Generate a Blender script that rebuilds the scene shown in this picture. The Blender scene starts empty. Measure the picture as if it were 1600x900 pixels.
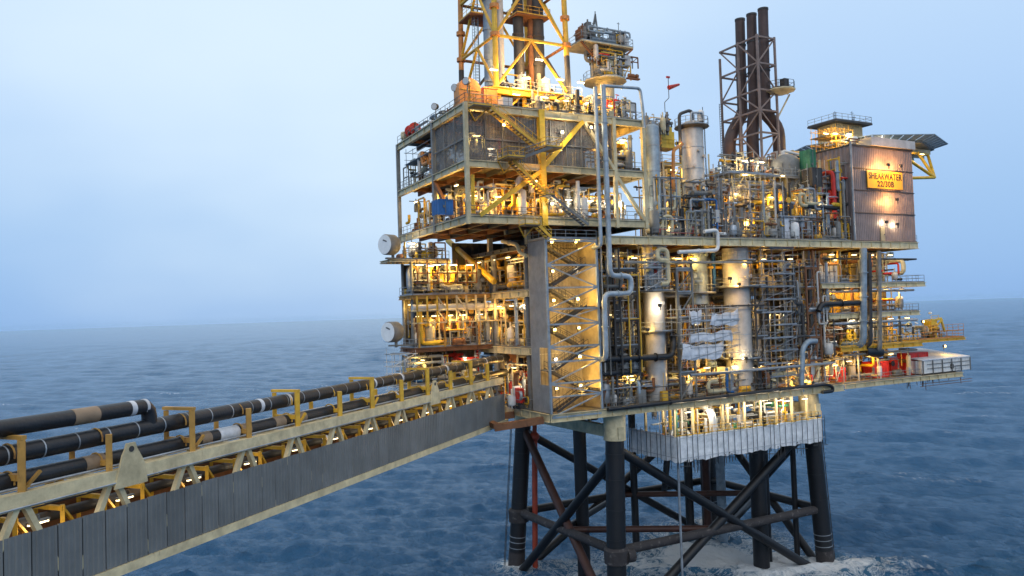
import bpy, math, random
from math import sin, cos, pi, radians, atan, atan2, sqrt, hypot
from mathutils import Vector as V, Matrix
import numpy as np

S = bpy.context.scene
COL = S.collection

# ------------------------------------------------------------------ camera
FPX = 1200.0
ROLL = atan(0.0329)
PITCH = atan(39.3 * cos(ROLL) / FPX)
YAW = radians(62.4)                       # angle from the line of sight to the long platform front
CAM = V((-55.89, -81.48, 38.6))
_v0 = V((cos(YAW), sin(YAW), 0)); _r0 = V((sin(YAW), -cos(YAW), 0)); _up = V((0, 0, 1))
VIEW = _v0 * cos(PITCH) + _up * sin(PITCH)
_u = _up * cos(PITCH) - _v0 * sin(PITCH)
RIGHT = _r0 * cos(ROLL) - _u * sin(ROLL)
UP = _u * cos(ROLL) + _r0 * sin(ROLL)
cd = bpy.data.cameras.new('camera')
cam = bpy.data.objects.new('camera', cd); COL.objects.link(cam)
cd.sensor_fit = 'HORIZONTAL'; cd.sensor_width = 36; cd.lens = 36 * FPX / 1600
cd.clip_start = 0.5; cd.clip_end = 90000
m = Matrix((RIGHT, UP, -VIEW)).transposed().to_4x4(); m.translation = CAM
cam.matrix_world = m
S.camera = cam

def ray(px, py): return VIEW * FPX + RIGHT * (px - 800) - UP * (py - 450)
def F(px, py, Y=-2.0):                    # point of the photo on the vertical plane y = Y
    d = ray(px, py); return CAM + d * ((Y - CAM.y) / d.y)
def FX(px, py, X=-9.7):                   # ... on the vertical plane x = X
    d = ray(px, py); return CAM + d * ((X - CAM.x) / d.x)
def FZ(px, py, Z=0.0):
    d = ray(px, py); return CAM + d * ((Z - CAM.z) / d.z)

# ------------------------------------------------------------------ world, sun, exposure
SUN_EL, SUN_AZ = radians(28), radians(200)
w = bpy.data.worlds.new('World'); S.world = w; w.use_nodes = True
nt = w.node_tree; N = nt.nodes; Lk = nt.links; N.clear()
out = N.new('ShaderNodeOutputWorld'); bg = N.new('ShaderNodeBackground'); bg.inputs[1].default_value = 0.1
sky = N.new('ShaderNodeTexSky'); sky.sky_type = 'NISHITA'; sky.sun_disc = False
sky.sun_elevation = SUN_EL; sky.sun_rotation = SUN_AZ; sky.air_density = 1.0; sky.dust_density = 2.0; sky.ozone_density = 3.0
tc = N.new('ShaderNodeTexCoord')
def wn(t, **k):
    n = N.new(t)
    for a, b in k.items(): setattr(n, a, b)
    return n
sep = wn('ShaderNodeSeparateXYZ'); Lk.new(tc.outputs['Generated'], sep.inputs[0])
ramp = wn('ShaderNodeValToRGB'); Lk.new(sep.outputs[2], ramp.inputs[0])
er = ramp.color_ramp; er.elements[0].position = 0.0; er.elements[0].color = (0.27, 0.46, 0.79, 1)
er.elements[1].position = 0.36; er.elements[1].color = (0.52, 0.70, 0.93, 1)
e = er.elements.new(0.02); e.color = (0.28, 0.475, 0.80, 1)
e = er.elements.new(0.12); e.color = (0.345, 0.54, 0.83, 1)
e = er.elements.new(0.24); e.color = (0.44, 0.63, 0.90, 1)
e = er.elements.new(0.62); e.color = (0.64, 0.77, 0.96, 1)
e = er.elements.new(0.88); e.color = (1.25, 1.22, 1.18, 1)  # zenith whitened and brightened out of view, as added ambient fill
# brighter cloud toward one part of the sky
D0 = ray(560, -90).normalized()
dot = wn('ShaderNodeVectorMath', operation='DOT_PRODUCT'); Lk.new(tc.outputs['Generated'], dot.inputs[0]); dot.inputs[1].default_value = D0
nz = wn('ShaderNodeTexNoise'); nz.inputs['Scale'].default_value = 2.4; nz.inputs['Detail'].default_value = 3; nz.inputs['Roughness'].default_value = .5
mp = wn('ShaderNodeMapping'); mp.inputs['Scale'].default_value = (1, 1, 2.2); Lk.new(tc.outputs['Generated'], mp.inputs[0]); Lk.new(mp.outputs[0], nz.inputs['Vector'])
ad = wn('ShaderNodeMath', operation='MULTIPLY_ADD'); Lk.new(nz.outputs[0], ad.inputs[0]); ad.inputs[1].default_value = 0.20; Lk.new(dot.outputs['Value'], ad.inputs[2])
mr = wn('ShaderNodeMapRange', interpolation_type='SMOOTHSTEP'); Lk.new(ad.outputs[0], mr.inputs[0])
mr.inputs[1].default_value = 0.90; mr.inputs[2].default_value = 1.15; mr.inputs[3].default_value = 0.0; mr.inputs[4].default_value = 0.85
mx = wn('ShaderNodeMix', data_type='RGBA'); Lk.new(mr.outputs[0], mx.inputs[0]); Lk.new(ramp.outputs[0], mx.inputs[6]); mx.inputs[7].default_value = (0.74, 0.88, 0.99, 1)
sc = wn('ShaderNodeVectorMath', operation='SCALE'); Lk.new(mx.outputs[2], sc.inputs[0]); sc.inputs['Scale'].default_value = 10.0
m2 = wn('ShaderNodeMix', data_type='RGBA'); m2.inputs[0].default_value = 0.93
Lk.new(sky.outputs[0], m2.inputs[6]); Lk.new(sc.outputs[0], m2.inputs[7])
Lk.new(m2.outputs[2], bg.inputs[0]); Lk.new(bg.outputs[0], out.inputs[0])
sl = bpy.data.lights.new('sun', 'SUN'); sl.energy = 0.5; sl.angle = radians(25); sl.color = (1.0, 0.95, 0.88)
so = bpy.data.objects.new('sun', sl); COL.objects.link(so)
sd = V((sin(SUN_AZ) * cos(SUN_EL), cos(SUN_AZ) * cos(SUN_EL), sin(SUN_EL)))
so.rotation_euler = (-sd).to_track_quat('-Z', 'Y').to_euler(); so.location = (-60, -60, 120)
S.view_settings.view_transform = 'Standard'; S.view_settings.look = 'None'
S.view_settings.exposure = 0.14; S.view_settings.gamma = 1.0
S.cycles.max_bounces = 5; S.cycles.diffuse_bounces = 2; S.cycles.glossy_bounces = 2
S.cycles.transparent_max_bounces = 6; S.cycles.transmission_bounces = 1; S.cycles.volume_bounces = 0
S.cycles.sample_clamp_indirect = 6; S.cycles.use_light_tree = True
S.cycles.caustics_reflective = False; S.cycles.caustics_refractive = False

# ------------------------------------------------------------------ materials
MATS = {}
def mat(name, col, rough=0.55, metal=0.0, var=0.35, rust=0.0, scale=0.9, rustcol=(0.16, 0.062, 0.022), streak=0.35, bump=0.0, emit=None, alpha=1.0, rnd=0.0):
    M = bpy.data.materials.new(name); M.use_nodes = True
    t = M.node_tree; n = t.nodes; l = t.links
    b = n['Principled BSDF']; b.inputs['Roughness'].default_value = rough; b.inputs['Metallic'].default_value = metal
    b.inputs['Base Color'].default_value = (*col, 1)
    if emit:
        b.inputs['Emission Color'].default_value = (*emit[0], 1); b.inputs['Emission Strength'].default_value = emit[1]
    else:
        c = n.new('ShaderNodeTexCoord'); g = n.new('ShaderNodeNewGeometry')
        a = n.new('ShaderNodeTexNoise'); a.inputs['Scale'].default_value = scale; a.inputs['Detail'].default_value = 5; a.inputs['Roughness'].default_value = .65
        l.new(g.outputs['Position'], a.inputs['Vector'])
        r = n.new('ShaderNodeValToRGB'); l.new(a.outputs[0], r.inputs[0])
        lo, hi = 1 - var, 1 + var * .55
        r.color_ramp.elements[0].position = .3; r.color_ramp.elements[1].position = .7
        r.color_ramp.elements[0].color = (col[0] * lo, col[1] * lo, col[2] * lo, 1)
        r.color_ramp.elements[1].color = (min(.9, col[0] * hi), min(.9, col[1] * hi), min(.9, col[2] * hi), 1)
        src = r.outputs[0]
        if rust > 0:
            mpn = n.new('ShaderNodeMapping'); mpn.inputs['Scale'].default_value = (1, 1, streak); l.new(g.outputs['Position'], mpn.inputs[0])
            a2 = n.new('ShaderNodeTexNoise'); a2.inputs['Scale'].default_value = 1.7; a2.inputs['Detail'].default_value = 7; a2.inputs['Roughness'].default_value = .7
            l.new(mpn.outputs[0], a2.inputs['Vector'])
            r2 = n.new('ShaderNodeMapRange'); l.new(a2.outputs[0], r2.inputs[0])
            r2.inputs[1].default_value = .72 - .35 * rust; r2.inputs[2].default_value = .82 - .3 * rust; r2.inputs[3].default_value = 0; r2.inputs[4].default_value = .9
            x = n.new('ShaderNodeMix'); x.data_type = 'RGBA'; l.new(r2.outputs[0], x.inputs[0]); l.new(src, x.inputs[6]); x.inputs[7].default_value = (*rustcol, 1)
            src = x.outputs[2]
        if rnd:
            oi = n.new('ShaderNodeObjectInfo'); rr = n.new('ShaderNodeMapRange'); l.new(oi.outputs['Random'], rr.inputs[0]); rr.inputs[3].default_value = 1 - rnd; rr.inputs[4].default_value = 1 + rnd
            hv = n.new('ShaderNodeHueSaturation'); l.new(rr.outputs[0], hv.inputs['Value']); l.new(src, hv.inputs['Color']); src = hv.outputs[0]
        l.new(src, b.inputs['Base Color'])
        if bump:
            bp = n.new('ShaderNodeBump'); bp.inputs['Strength'].default_value = bump; bp.inputs['Distance'].default_value = .05
            a3 = n.new('ShaderNodeTexNoise'); a3.inputs['Scale'].default_value = 6; a3.inputs['Detail'].default_value = 4; l.new(g.outputs['Position'], a3.inputs['Vector'])
            l.new(a3.outputs[0], bp.inputs['Height']); l.new(bp.outputs[0], b.inputs['Normal'])
        if alpha < 1: b.inputs['Alpha'].default_value = alpha
    MATS[name] = M; return M
cream = mat('cream paint', (0.62, 0.52, 0.31), .5, rust=.26, rnd=.12)
yellow = mat('yellow paint', (0.72, 0.41, 0.035), .5, rust=.30)
brightyellow = mat('bright yellow paint', (0.70, 0.44, 0.03), .45, rust=.12)
orange = mat('orange paint', (0.62, 0.24, 0.05), .5, rust=.2)
galv = mat('galvanised steel', (0.33, 0.36, 0.39), .45, .35, rust=.15, rnd=.25)
bluegrey = mat('blue grey painted steel', (0.27, 0.34, 0.40), .45, .2, rust=.1)
palepipe = mat('pale blue pipe coating', (0.36, 0.42, 0.47), .4, .2, rust=.08)
grey = mat('grey painted steel', (0.20, 0.20, 0.19), .55, rust=.32, rnd=.3)
dark = mat('dark weathered steel', (0.045, 0.043, 0.042), .6, rust=.35, rustcol=(0.10, 0.042, 0.018))
black = mat('black pipe insulation', (0.011, 0.013, 0.017), .45, var=.5, bump=.5)
blacksteel = mat('black jacket coating', (0.007, 0.007, 0.0085), .5, rust=.36, rustcol=(0.035, 0.016, 0.010), streak=.2)
marine = mat('growth crusted steel', (0.035, 0.030, 0.030), .8, rust=.45, rustcol=(0.15, 0.135, 0.125), streak=1, bump=.5)
redpipe = mat('rust red coating', (0.36, 0.05, 0.02), .55, rust=.2)
rustyellow = mat('rust eaten yellow paint', (0.46, 0.25, 0.05), .6, rust=.55, rustcol=(0.15, 0.06, 0.02))
jrust = mat('rust tinted jacket brace', (0.06, 0.021, 0.013), .6, rust=.4, rustcol=(0.015, 0.012, 0.012))
rusty = mat('rusty steel', (0.20, 0.085, 0.035), .75, rust=.4, rustcol=(0.07, 0.03, 0.015))
white = mat('white paint', (0.70, 0.69, 0.66), .45, rust=.12, var=.2)
lagging = mat('pale metal lagging', (0.52, 0.49, 0.45), .42, .15, rust=.14, var=.22)
tarp = mat('white tarpaulin', (0.66, 0.68, 0.72), .6, var=.25, bump=.6, scale=1.5)
framecoat = mat('dull pinkish frame paint', (0.25, 0.18, 0.15), .55, rust=.4)
facewhite = mat('clean white paint', (0.84, 0.84, 0.82), .45, var=.12)
skirtsheet = mat('white scaffold sheeting', (0.82, 0.84, 0.85), .6, var=.3, scale=1.3, bump=.4)
red = mat('red paint', (0.55, 0.025, 0.015), .45, rust=.12)
green = mat('green paint', (0.03, 0.18, 0.09), .5)
blue = mat('blue paint', (0.02, 0.12, 0.33), .5, rust=.12)
clad = mat('grey bridge cladding', (0.165, 0.172, 0.168), .48, rnd=.13, var=.28, rust=.09, scale=.35, rustcol=(0.10, 0.085, 0.07), streak=.12)
windwall = mat('dark wind wall mesh', (0.17, 0.165, 0.155), .5, var=.35, rust=.12, alpha=.60)
brownclad = mat('brown grey wall cladding', (0.255, 0.20, 0.185), .5, var=.3, rust=.2, scale=.5, streak=.1)
towerclad = mat('grey stair tower cladding', (0.26, 0.255, 0.25), .5, var=.25, rust=.1, streak=.12)
stackmat = mat('sooty brown stack', (0.062, 0.035, 0.030), .6, var=.4, rust=.25, rustcol=(0.03, 0.018, 0.014), streak=.15)
deckmat = mat('deck plate', (0.14, 0.12, 0.085), .7, rust=.4)
grating = mat('dark grating', (0.085, 0.08, 0.07), .7, rust=.3)
darkback = mat('dark bulkhead', (0.085, 0.072, 0.052), .7, rust=.35, scale=.6)  # for sheets added in place of dark open depth
ochrewall = mat('ochre tower lining', (0.36, 0.29, 0.17), .6, rust=.2)
latticeblue = mat('blue grey lattice paint', (0.29, 0.35, 0.40), .45, .2, rust=.08)
creamwall = mat('cream wall coat', (0.40, 0.33, 0.19), .6, rust=.3)
signyel = mat('sign yellow', (0.86, 0.46, 0.02), .45, var=.15, rust=.08, rustcol=(.4,.2,.03))
signblk = mat('sign black lettering', (0.03, 0.02, 0.015), .5, var=.1)
WARM = (1.0, 0.60, 0.13); PALE = (1.0, 0.82, 0.55)
lampglass = mat('lit warm lamp glass', (1, .9, .7), emit=((1.0, 0.72, 0.32), 7))
tubeglass = mat('lit fluorescent tube', (1, .95, .85), emit=((1.0, 0.76, 0.40), 4.5))
signlamp = mat('lit flood lens', (1, .9, .7), emit=((1.0, 0.78, 0.45), 16))
helinet = mat('dark safety net', (0.07, 0.10, 0.115), .6, alpha=.72)

# ------------------------------------------------------------------ mesh helpers
class MB:
    def __init__(s): s.v = []; s.f = []
    def add(s, vs, fs):
        o = len(s.v); s.v += [tuple(p) for p in vs]; s.f += [tuple(i + o for i in q) for q in fs]; return s
    def box(s, a, b):
        x0, x1 = sorted((a[0], b[0])); y0, y1 = sorted((a[1], b[1])); z0, z1 = sorted((a[2], b[2]))
        return s.add([(x0, y0, z0), (x1, y0, z0), (x1, y1, z0), (x0, y1, z0), (x0, y0, z1), (x1, y0, z1), (x1, y1, z1), (x0, y1, z1)],
                     [(0, 3, 2, 1), (4, 5, 6, 7), (0, 1, 5, 4), (1, 2, 6, 5), (2, 3, 7, 6), (3, 0, 4, 7)])
    def bar(s, a, b, w, h=None, up=(0, 0, 1)):
        a, b = V(a), V(b); h = h or w; d = b - a
        if d.length < 1e-5: return s
        d.normalize(); up = V(up)
        if abs(d.dot(up)) > .95: up = V((1, 0, 0)) if abs(d.x) < .9 else V((0, 1, 0))
        x = d.cross(up).normalized(); y = x.cross(d).normalized(); x *= w / 2; y *= h / 2
        return s.add([a - x - y, a + x - y, a + x + y, a - x + y, b - x - y, b + x - y, b + x + y, b - x + y],
                     [(0, 1, 2, 3), (4, 7, 6, 5), (0, 4, 5, 1), (1, 5, 6, 2), (2, 6, 7, 3), (3, 7, 4, 0)])
    def cone(s, a, b, r0, r1=None, n=8, caps=True):
        a, b = V(a), V(b); r1 = r0 if r1 is None else r1; d = b - a
        if d.length < 1e-5: return s
        d.normalize(); t = V((0, 0, 1)) if abs(d.z) < .95 else V((1, 0, 0))
        x = d.cross(t).normalized(); y = d.cross(x)
        o = len(s.v)
        for c, r in ((a, r0), (b, r1)):
            for i in range(n):
                q = 2 * pi * i / n; s.v.append(tuple(c + (x * cos(q) + y * sin(q)) * r))
        for i in range(n):
            j = (i + 1) % n; s.f.append((o + i, o + n + i, o + n + j, o + j))
        if caps: s.f.append(tuple(o + i for i in range(n))); s.f.append(tuple(o + n + i for i in reversed(range(n))))
        return s
    tube = cone
    def path(s, pts, r, n=8, bend=None):
        """one continuous pipe with rounded elbows"""
        P = [V(p) for p in pts]; bend = bend or r * 2.2; Q = [P[0]]
        for i in range(1, len(P) - 1):
            a, b, c = P[i - 1], P[i], P[i + 1]; u = (a - b); w_ = (c - b)
            if u.length < 1e-4 or w_.length < 1e-4: continue
            k = min(bend, u.length * .45, w_.length * .45); u.normalize(); w_.normalize()
            p0, p2 = b + u * k, b + w_ * k
            for t in (0, .33, .67, 1): Q.append(p0 * (1 - t) ** 2 + b * 2 * t * (1 - t) + p2 * t * t)
        Q.append(P[-1]); o = len(s.v); x = None
        for i, q in enumerate(Q):
            d = (Q[min(i + 1, len(Q) - 1)] - Q[max(i - 1, 0)])
            d = d.normalized() if d.length > 1e-6 else V((0, 0, 1))
            if x is None:
                t = V((0, 0, 1)) if abs(d.z) < .95 else V((1, 0, 0)); x = d.cross(t).normalized()
            else:
                x = x - d * x.dot(d); x = x.normalized() if x.length > 1e-6 else d.orthogonal().normalized()
            y = d.cross(x)
            for k in range(n):
                a_ = 2 * pi * k / n; s.v.append(tuple(q + (x * cos(a_) + y * sin(a_)) * r))
        for i in range(len(Q) - 1):
            for k in range(n):
                j = (k + 1) % n; s.f.append((o + i * n + k, o + i * n + j, o + (i + 1) * n + j, o + (i + 1) * n + k))
        s.f.append(tuple(o + k for k in reversed(range(n)))); e_ = o + (len(Q) - 1) * n; s.f.append(tuple(e_ + k for k in range(n)))
        return s
    def flange(s, p, d, r, t=.06, n=10):
        p, d = V(p), V(d).normalized(); return s.cone(p - d * t, p + d * t, r, r, n)
    def lathe(s, c, prof, n=20, axis=(0, 0, 1)):
        c = V(c); d = V(axis).normalized(); t = V((0, 0, 1)) if abs(d.z) < .95 else V((1, 0, 0)); x = d.cross(t).normalized(); y = d.cross(x)
        o = len(s.v)
        for r, h in prof:
            for i in range(n):
                q = 2 * pi * i / n; s.v.append(tuple(c + d * h + (x * cos(q) + y * sin(q)) * max(r, .002)))
        for k in range(len(prof) - 1):
            for i in range(n):
                j = (i + 1) % n; s.f.append((o + k * n + i, o + k * n + j, o + (k + 1) * n + j, o + (k + 1) * n + i)[::-1])
        s.f.append(tuple(o + i for i in range(n))); e_ = o + (len(prof) - 1) * n; s.f.append(tuple(e_ + i for i in reversed(range(n))))
        return s
    def corr(s, a, b, z0, z1, pitch=.3, dep=.06, thick=.05, gap=0.0):
        """ribbed sheet standing on the line a-b, ribs toward the right-hand side of a->b"""
        a = V((a[0], a[1], 0)); b = V((b[0], b[1], 0)); d = b - a; Lh = d.length; d.normalize(); nn = V((d.y, -d.x, 0))
        k = max(1, round(Lh / pitch)); p = Lh / k; front = []
        for i in range(k):
            for q, h in ((0, 0), (.55, 0), (.65, dep), (.9, dep)): front.append(a + d * (p * (i + q)) + nn * h)
        front.append(b.copy()); back = [a - nn * thick, b - nn * thick]; o = len(s.v)
        za, zb = (z0, z0) if not isinstance(z0, tuple) else z0
        for q in front:
            f = (q - a).dot(d) / Lh; zz = za + (zb - za) * f
            s.v.append((q.x, q.y, zz)); s.v.append((q.x, q.y, z1))
        for i in range(len(front) - 1): s.f.append((o + 2 * i, o + 2 * i + 2, o + 2 * i + 3, o + 2 * i + 1))
        e_ = len(s.v); s.v += [(back[0].x, back[0].y, za), (back[0].x, back[0].y, z1), (back[1].x, back[1].y, zb), (back[1].x, back[1].y, z1)]
        L_ = o + 2 * (len(front) - 1)
        s.f += [(e_, e_ + 1, e_ + 3, e_ + 2), (o, o + 1, e_ + 1, e_), (L_, e_ + 2, e_ + 3, L_ + 1)]
        return s
    def rail(s, pts, h=1.1, r=.035, sp=1.5, n=5, mids=(.55,), toe=.15):
        """handrail: posts, top rail, mid rail and toe board along a path of foot points"""
        for a, b in zip(pts[:-1], pts[1:]):
            a, b = V(a), V(b); L_ = (b - a).length; k = max(1, round(L_ / sp)); z = V((0, 0, 1))
            for i in range(k + 1):
                q = a.lerp(b, i / k); s.cone(q, q + z * h, r, r, n)
            s.cone(a + z * h, b + z * h, r, r, n)
            for f in mids: s.cone(a + z * h * f, b + z * h * f, r * .85, r * .85, n)
            if toe: s.bar(a + z * toe * .5, b + z * toe * .5, .02, toe)
        return s
    def ladder(s, a, b, side=(1, 0, 0), w=.5, r=.035, cage=False):
        a, b, sd_ = V(a), V(b), V(side) * (w / 2); s.cone(a - sd_, b - sd_, r, r, 5); s.cone(a + sd_, b + sd_, r, r, 5)
        k = max(2, int((b - a).length / .4))
        for i in range(k): q = a.lerp(b, (i + .5) / k); s.cone(q - sd_, q + sd_, r * .7, r * .7, 4)
        return s
    def build(s, name, mt, parent=None, smooth=True, ang=38, loc=None):
        me = bpy.data.meshes.new(name); o_ = V(parent['_o']) if parent is not None else V(loc or (0, 0, 0))
        vs = np.array(s.v, dtype=float) - np.array(o_)
        me.from_pydata(vs.tolist(), [], s.f); me.update()
        if smooth:
            me.polygons.foreach_set('use_smooth', [True] * len(me.polygons)); me.set_sharp_from_angle(angle=radians(ang))
        me.materials.append(mt)
        ob = bpy.data.objects.new(name, me); COL.objects.link(ob)
        if parent is not None: ob.parent = parent; PARTS.append(ob); ob['_o'] = tuple(o_)
        else: ob.location = o_; ob['_o'] = tuple(o_)
        return ob
PARTS = []
def tag(o, label=None, cat=None, group=None, kind=None):
    if label: o['label'] = label
    if cat: o['category'] = cat
    if group: o['group'] = group
    if kind or cat: o['kind'] = kind or 'thing'
    return o
def thing(name, label, cat, loc, group=None):
    o = bpy.data.objects.new(name, None); COL.objects.link(o); o.location = loc; o['_o'] = tuple(loc); o.empty_display_size = .5
    return tag(o, label, cat, group)
def copy_tree(o, parent=None):
    c = o.copy(); COL.objects.link(c); c.parent = parent
    for ch in list(o.children): copy_tree(ch, c)
    return c
def solo(mb, name, mt, label, cat, group=None, loc=None):
    if loc is None:
        a = np.array(mb.v); loc = (float(a[:, 0].mean()), float(a[:, 1].mean()), float(a[:, 2].min()))
    return tag(mb.build(name, mt, None, loc=loc), label, cat, group)

# ------------------------------------------------------------------ sea
def make_sea():
    rng = random.Random(5)
    rs = [3.0]
    while rs[-1] < 25000: rs.append(rs[-1] * (1.006 if 55 < rs[-1] < 2600 else 1.03))
    rs = np.array(rs)
    a0 = atan2(_v0.y, _v0.x)
    fine = np.linspace(-.72, .72, 560); coarse = np.linspace(.72, 2 * pi - .72, 90)[1:-1]
    th = a0 + np.concatenate([fine, coarse]); nr, na = len(rs), len(th)
    R, T = np.meshgrid(rs, th, indexing='ij')
    X = CAM.x + R * np.cos(T); Y = CAM.y + R * np.sin(T); Z = np.zeros_like(X); DX = np.zeros_like(X); DY = np.zeros_like(X)
    cell = np.maximum(np.gradient(rs)[:, None] * np.ones_like(X), R * .0026)
    wd = radians(225)
    for i in range(110):
        lam = 2.4 * (40 / 2.4) ** (rng.random() ** 1.5); a = wd + rng.gauss(0, .40); k = 2 * pi / lam
        amp = .0130 * lam ** .62 * (.6 + .8 * rng.random()); ph = rng.random() * 2 * pi
        att = np.clip((lam / cell - 1.9) / 1.5, 0, 1); q = k * (X * cos(a) + Y * sin(a)) + ph
        Z += amp * att * np.cos(q); DX -= cos(a) * amp * 1.0 * att * np.sin(q); DY -= sin(a) * amp * 1.0 * att * np.sin(q)
    near = np.where(rs < 420)[0][-1] + 1; Xs, Ys, cs = X[:near], Y[:near], cell[:near]
    for i in range(70):
        lam = rng.uniform(.9, 2.4); a = wd + rng.gauss(0, .6); k = 2 * pi / lam; att = np.clip((lam / cs - 1.7) / 1.2, 0, 1); q = k * (Xs * cos(a) + Ys * sin(a)) + rng.random() * 2 * pi
        Z[:near] += .0105 * lam * att * np.cos(q); DX[:near] -= cos(a) * .0105 * lam * att * np.sin(q); DY[:near] -= sin(a) * .0105 * lam * att * np.sin(q)
    foam = np.zeros_like(X)
    for px, py, sx, w_ in ((1105, 868, 13, 1.0), (1190, 880, 11, 1.0), (1275, 884, 8, .9), (1010, 880, 11, .75), (905, 885, 7, .55), (812, 884, 5, .6), (1330, 892, 9, .6), (1080, 835, 10, .6), (1180, 845, 10, .5)):
        c = FZ(px, py); foam = np.maximum(foam, w_ * np.exp(-((X - c.x) ** 2 + (Y - c.y) ** 2) / (2 * (sx * .62) ** 2)))
    for a_, b_ in ((.1, 0), (-1.3, 24.9), (37.9, -.1), (38.2, 24.9), (27.6, 2.6), (30.4, 4.6), (4, 13.5), (36, 22)): foam = np.maximum(foam, .95 * np.exp(-(((X - a_) - .5) ** 2 + ((Y - b_) - .3) ** 2) / (2 * 2.3 ** 2)))
    vs = np.stack([X + DX, Y + DY, Z], -1).reshape(-1, 3)
    idx = np.arange(nr * na).reshape(nr, na); nx = np.roll(idx, -1, axis=1)
    q = np.stack([idx[:-1], idx[1:], nx[1:], nx[:-1]], -1).reshape(-1, 4)
    me = bpy.data.meshes.new('sea'); me.from_pydata(vs.tolist(), [], q.tolist()); me.update()
    me.polygons.foreach_set('use_smooth', [True] * len(me.polygons))
    at = me.attributes.new('foam', 'FLOAT', 'POINT'); at.data.foreach_set('value', foam.reshape(-1).astype(np.float32))
    at = me.attributes.new('crest', 'FLOAT', 'POINT'); at.data.foreach_set('value', Z.reshape(-1).astype(np.float32))
    M = bpy.data.materials.new('sea water'); M.use_nodes = True; t = M.node_tree; n = t.nodes; l = t.links; b = n['Principled BSDF']
    b.inputs['Base Color'].default_value = (0.034, 0.125, 0.255, 1); b.inputs['Roughness'].default_value = .16; b.inputs['IOR'].default_value = 1.33; b.inputs['Specular IOR Level'].default_value = .5
    g = n.new('ShaderNodeNewGeometry')
    a1 = n.new('ShaderNodeTexNoise'); a1.inputs['Scale'].default_value = .5; a1.inputs['Detail'].default_value = 9; a1.inputs['Roughness'].default_value = .7
    mpn = n.new('ShaderNodeMapping'); mpn.inputs['Rotation'].default_value = (0, 0, -radians(45)); mpn.inputs['Scale'].default_value = (1, .38, 1)
    l.new(g.outputs['Position'], mpn.inputs[0]); l.new(mpn.outputs[0], a1.inputs['Vector'])
    bp = n.new('ShaderNodeBump'); bp.inputs['Strength'].default_value = 1.0; bp.inputs['Distance'].default_value = 2.3; l.new(a1.outputs[0], bp.inputs['Height']); l.new(bp.outputs[0], b.inputs['Normal'])
    fa = n.new('ShaderNodeAttribute'); fa.attribute_name = 'foam'; ca = n.new('ShaderNodeAttribute'); ca.attribute_name = 'crest'
    f1 = n.new('ShaderNodeTexNoise'); f1.inputs['Scale'].default_value = .24; f1.inputs['Detail'].default_value = 12; f1.inputs['Roughness'].default_value = .74; f1.inputs['Distortion'].default_value = 2.6
    l.new(g.outputs['Position'], f1.inputs['Vector'])
    def mth(op, x, y=None, z=None):
        k = n.new('ShaderNodeMath'); k.operation = op
        for i, v_ in enumerate((x, y, z)):
            if v_ is None: continue
            if isinstance(v_, (int, float)): k.inputs[i].default_value = v_
            else: l.new(v_, k.inputs[i])
        return k.outputs[0]
    def mrange(x, a, b_, c=0, d=1):
        k = n.new('ShaderNodeMapRange'); k.interpolation_type = 'SMOOTHSTEP'; l.new(x, k.inputs[0])
        for i, v_ in zip((1, 2, 3, 4), (a, b_, c, d)): k.inputs[i].default_value = v_
        return k.outputs[0]
    fm = mrange(mth('ADD', mth('MULTIPLY', fa.outputs['Fac'], .70), f1.outputs[0]), .82, 1.04)
    wb = mth('ABSOLUTE', mth('SUBTRACT', f1.outputs[0], .5)); web = mth('MULTIPLY', mrange(wb, .0, .035, 1, 0), mrange(fa.outputs['Fac'], .05, .5, 0, .85)); fm = mth('MAXIMUM', fm, web)
    # scattered whitecaps on the higher crests
    f2 = n.new('ShaderNodeTexNoise'); f2.inputs['Scale'].default_value = .035; f2.inputs['Detail'].default_value = 3; l.new(g.outputs['Position'], f2.inputs['Vector'])
    f3 = n.new('ShaderNodeTexNoise'); f3.inputs['Scale'].default_value = .9; f3.inputs['Detail'].default_value = 6; f3.inputs['Roughness'].default_value = .75; l.new(mpn.outputs[0], f3.inputs['Vector'])
    cap = mth('MULTIPLY', mrange(ca.outputs['Fac'], .42, .85), mth('MULTIPLY', mrange(f2.outputs[0], .50, .60), mrange(f3.outputs[0], .5, .68)))
    fac = mth('MINIMUM', mth('ADD', fm, mth('MULTIPLY', cap, .6)), 1.0)
    mx_ = n.new('ShaderNodeMix'); mx_.data_type = 'RGBA'; l.new(fac, mx_.inputs[0]); mx_.inputs[6].default_value = (0.034, 0.125, 0.255, 1); mx_.inputs[7].default_value = (0.88, 0.90, 0.90, 1)
    # churned, air-filled water round the foam is paler
    mx2 = n.new('ShaderNodeMix'); mx2.data_type = 'RGBA'; l.new(mrange(fa.outputs['Fac'], .1, .9, 0, .5), mx2.inputs[0]); mx2.inputs[6].default_value = (0.034, 0.125, 0.255, 1); mx2.inputs[7].default_value = (0.13, 0.33, 0.42, 1)
    l.new(mx2.outputs[2], mx_.inputs[6]); l.new(mx_.outputs[2], b.inputs['Base Color'])
    l.new(mrange(fac, 0, 1, .16, .75), b.inputs['Roughness'])
    me.materials.append(M)
    o = bpy.data.objects.new('sea', me); COL.objects.link(o); o['kind'] = 'structure'
make_sea()
def make_haze():
    p = MB(); R = 25600; p.box((CAM.x - R, CAM.y - R, -4.5), (CAM.x + R, CAM.y + R, 96)); o = p.build('haze', bpy.data.materials.new('haze air'), None, smooth=False)
    M = o.data.materials[0]; M.use_nodes = True; t = M.node_tree; n = t.nodes; n.remove(n['Principled BSDF'])
    v = n.new('ShaderNodeVolumePrincipled'); v.inputs['Color'].default_value = (0.58, 0.84, 1.0, 1); v.inputs['Density'].default_value = 0.00001; v.inputs['Anisotropy'].default_value = 0.1
    t.links.new(v.outputs[0], n['Material Output'].inputs['Volume']); o['kind'] = 'stuff'
make_haze()

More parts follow.
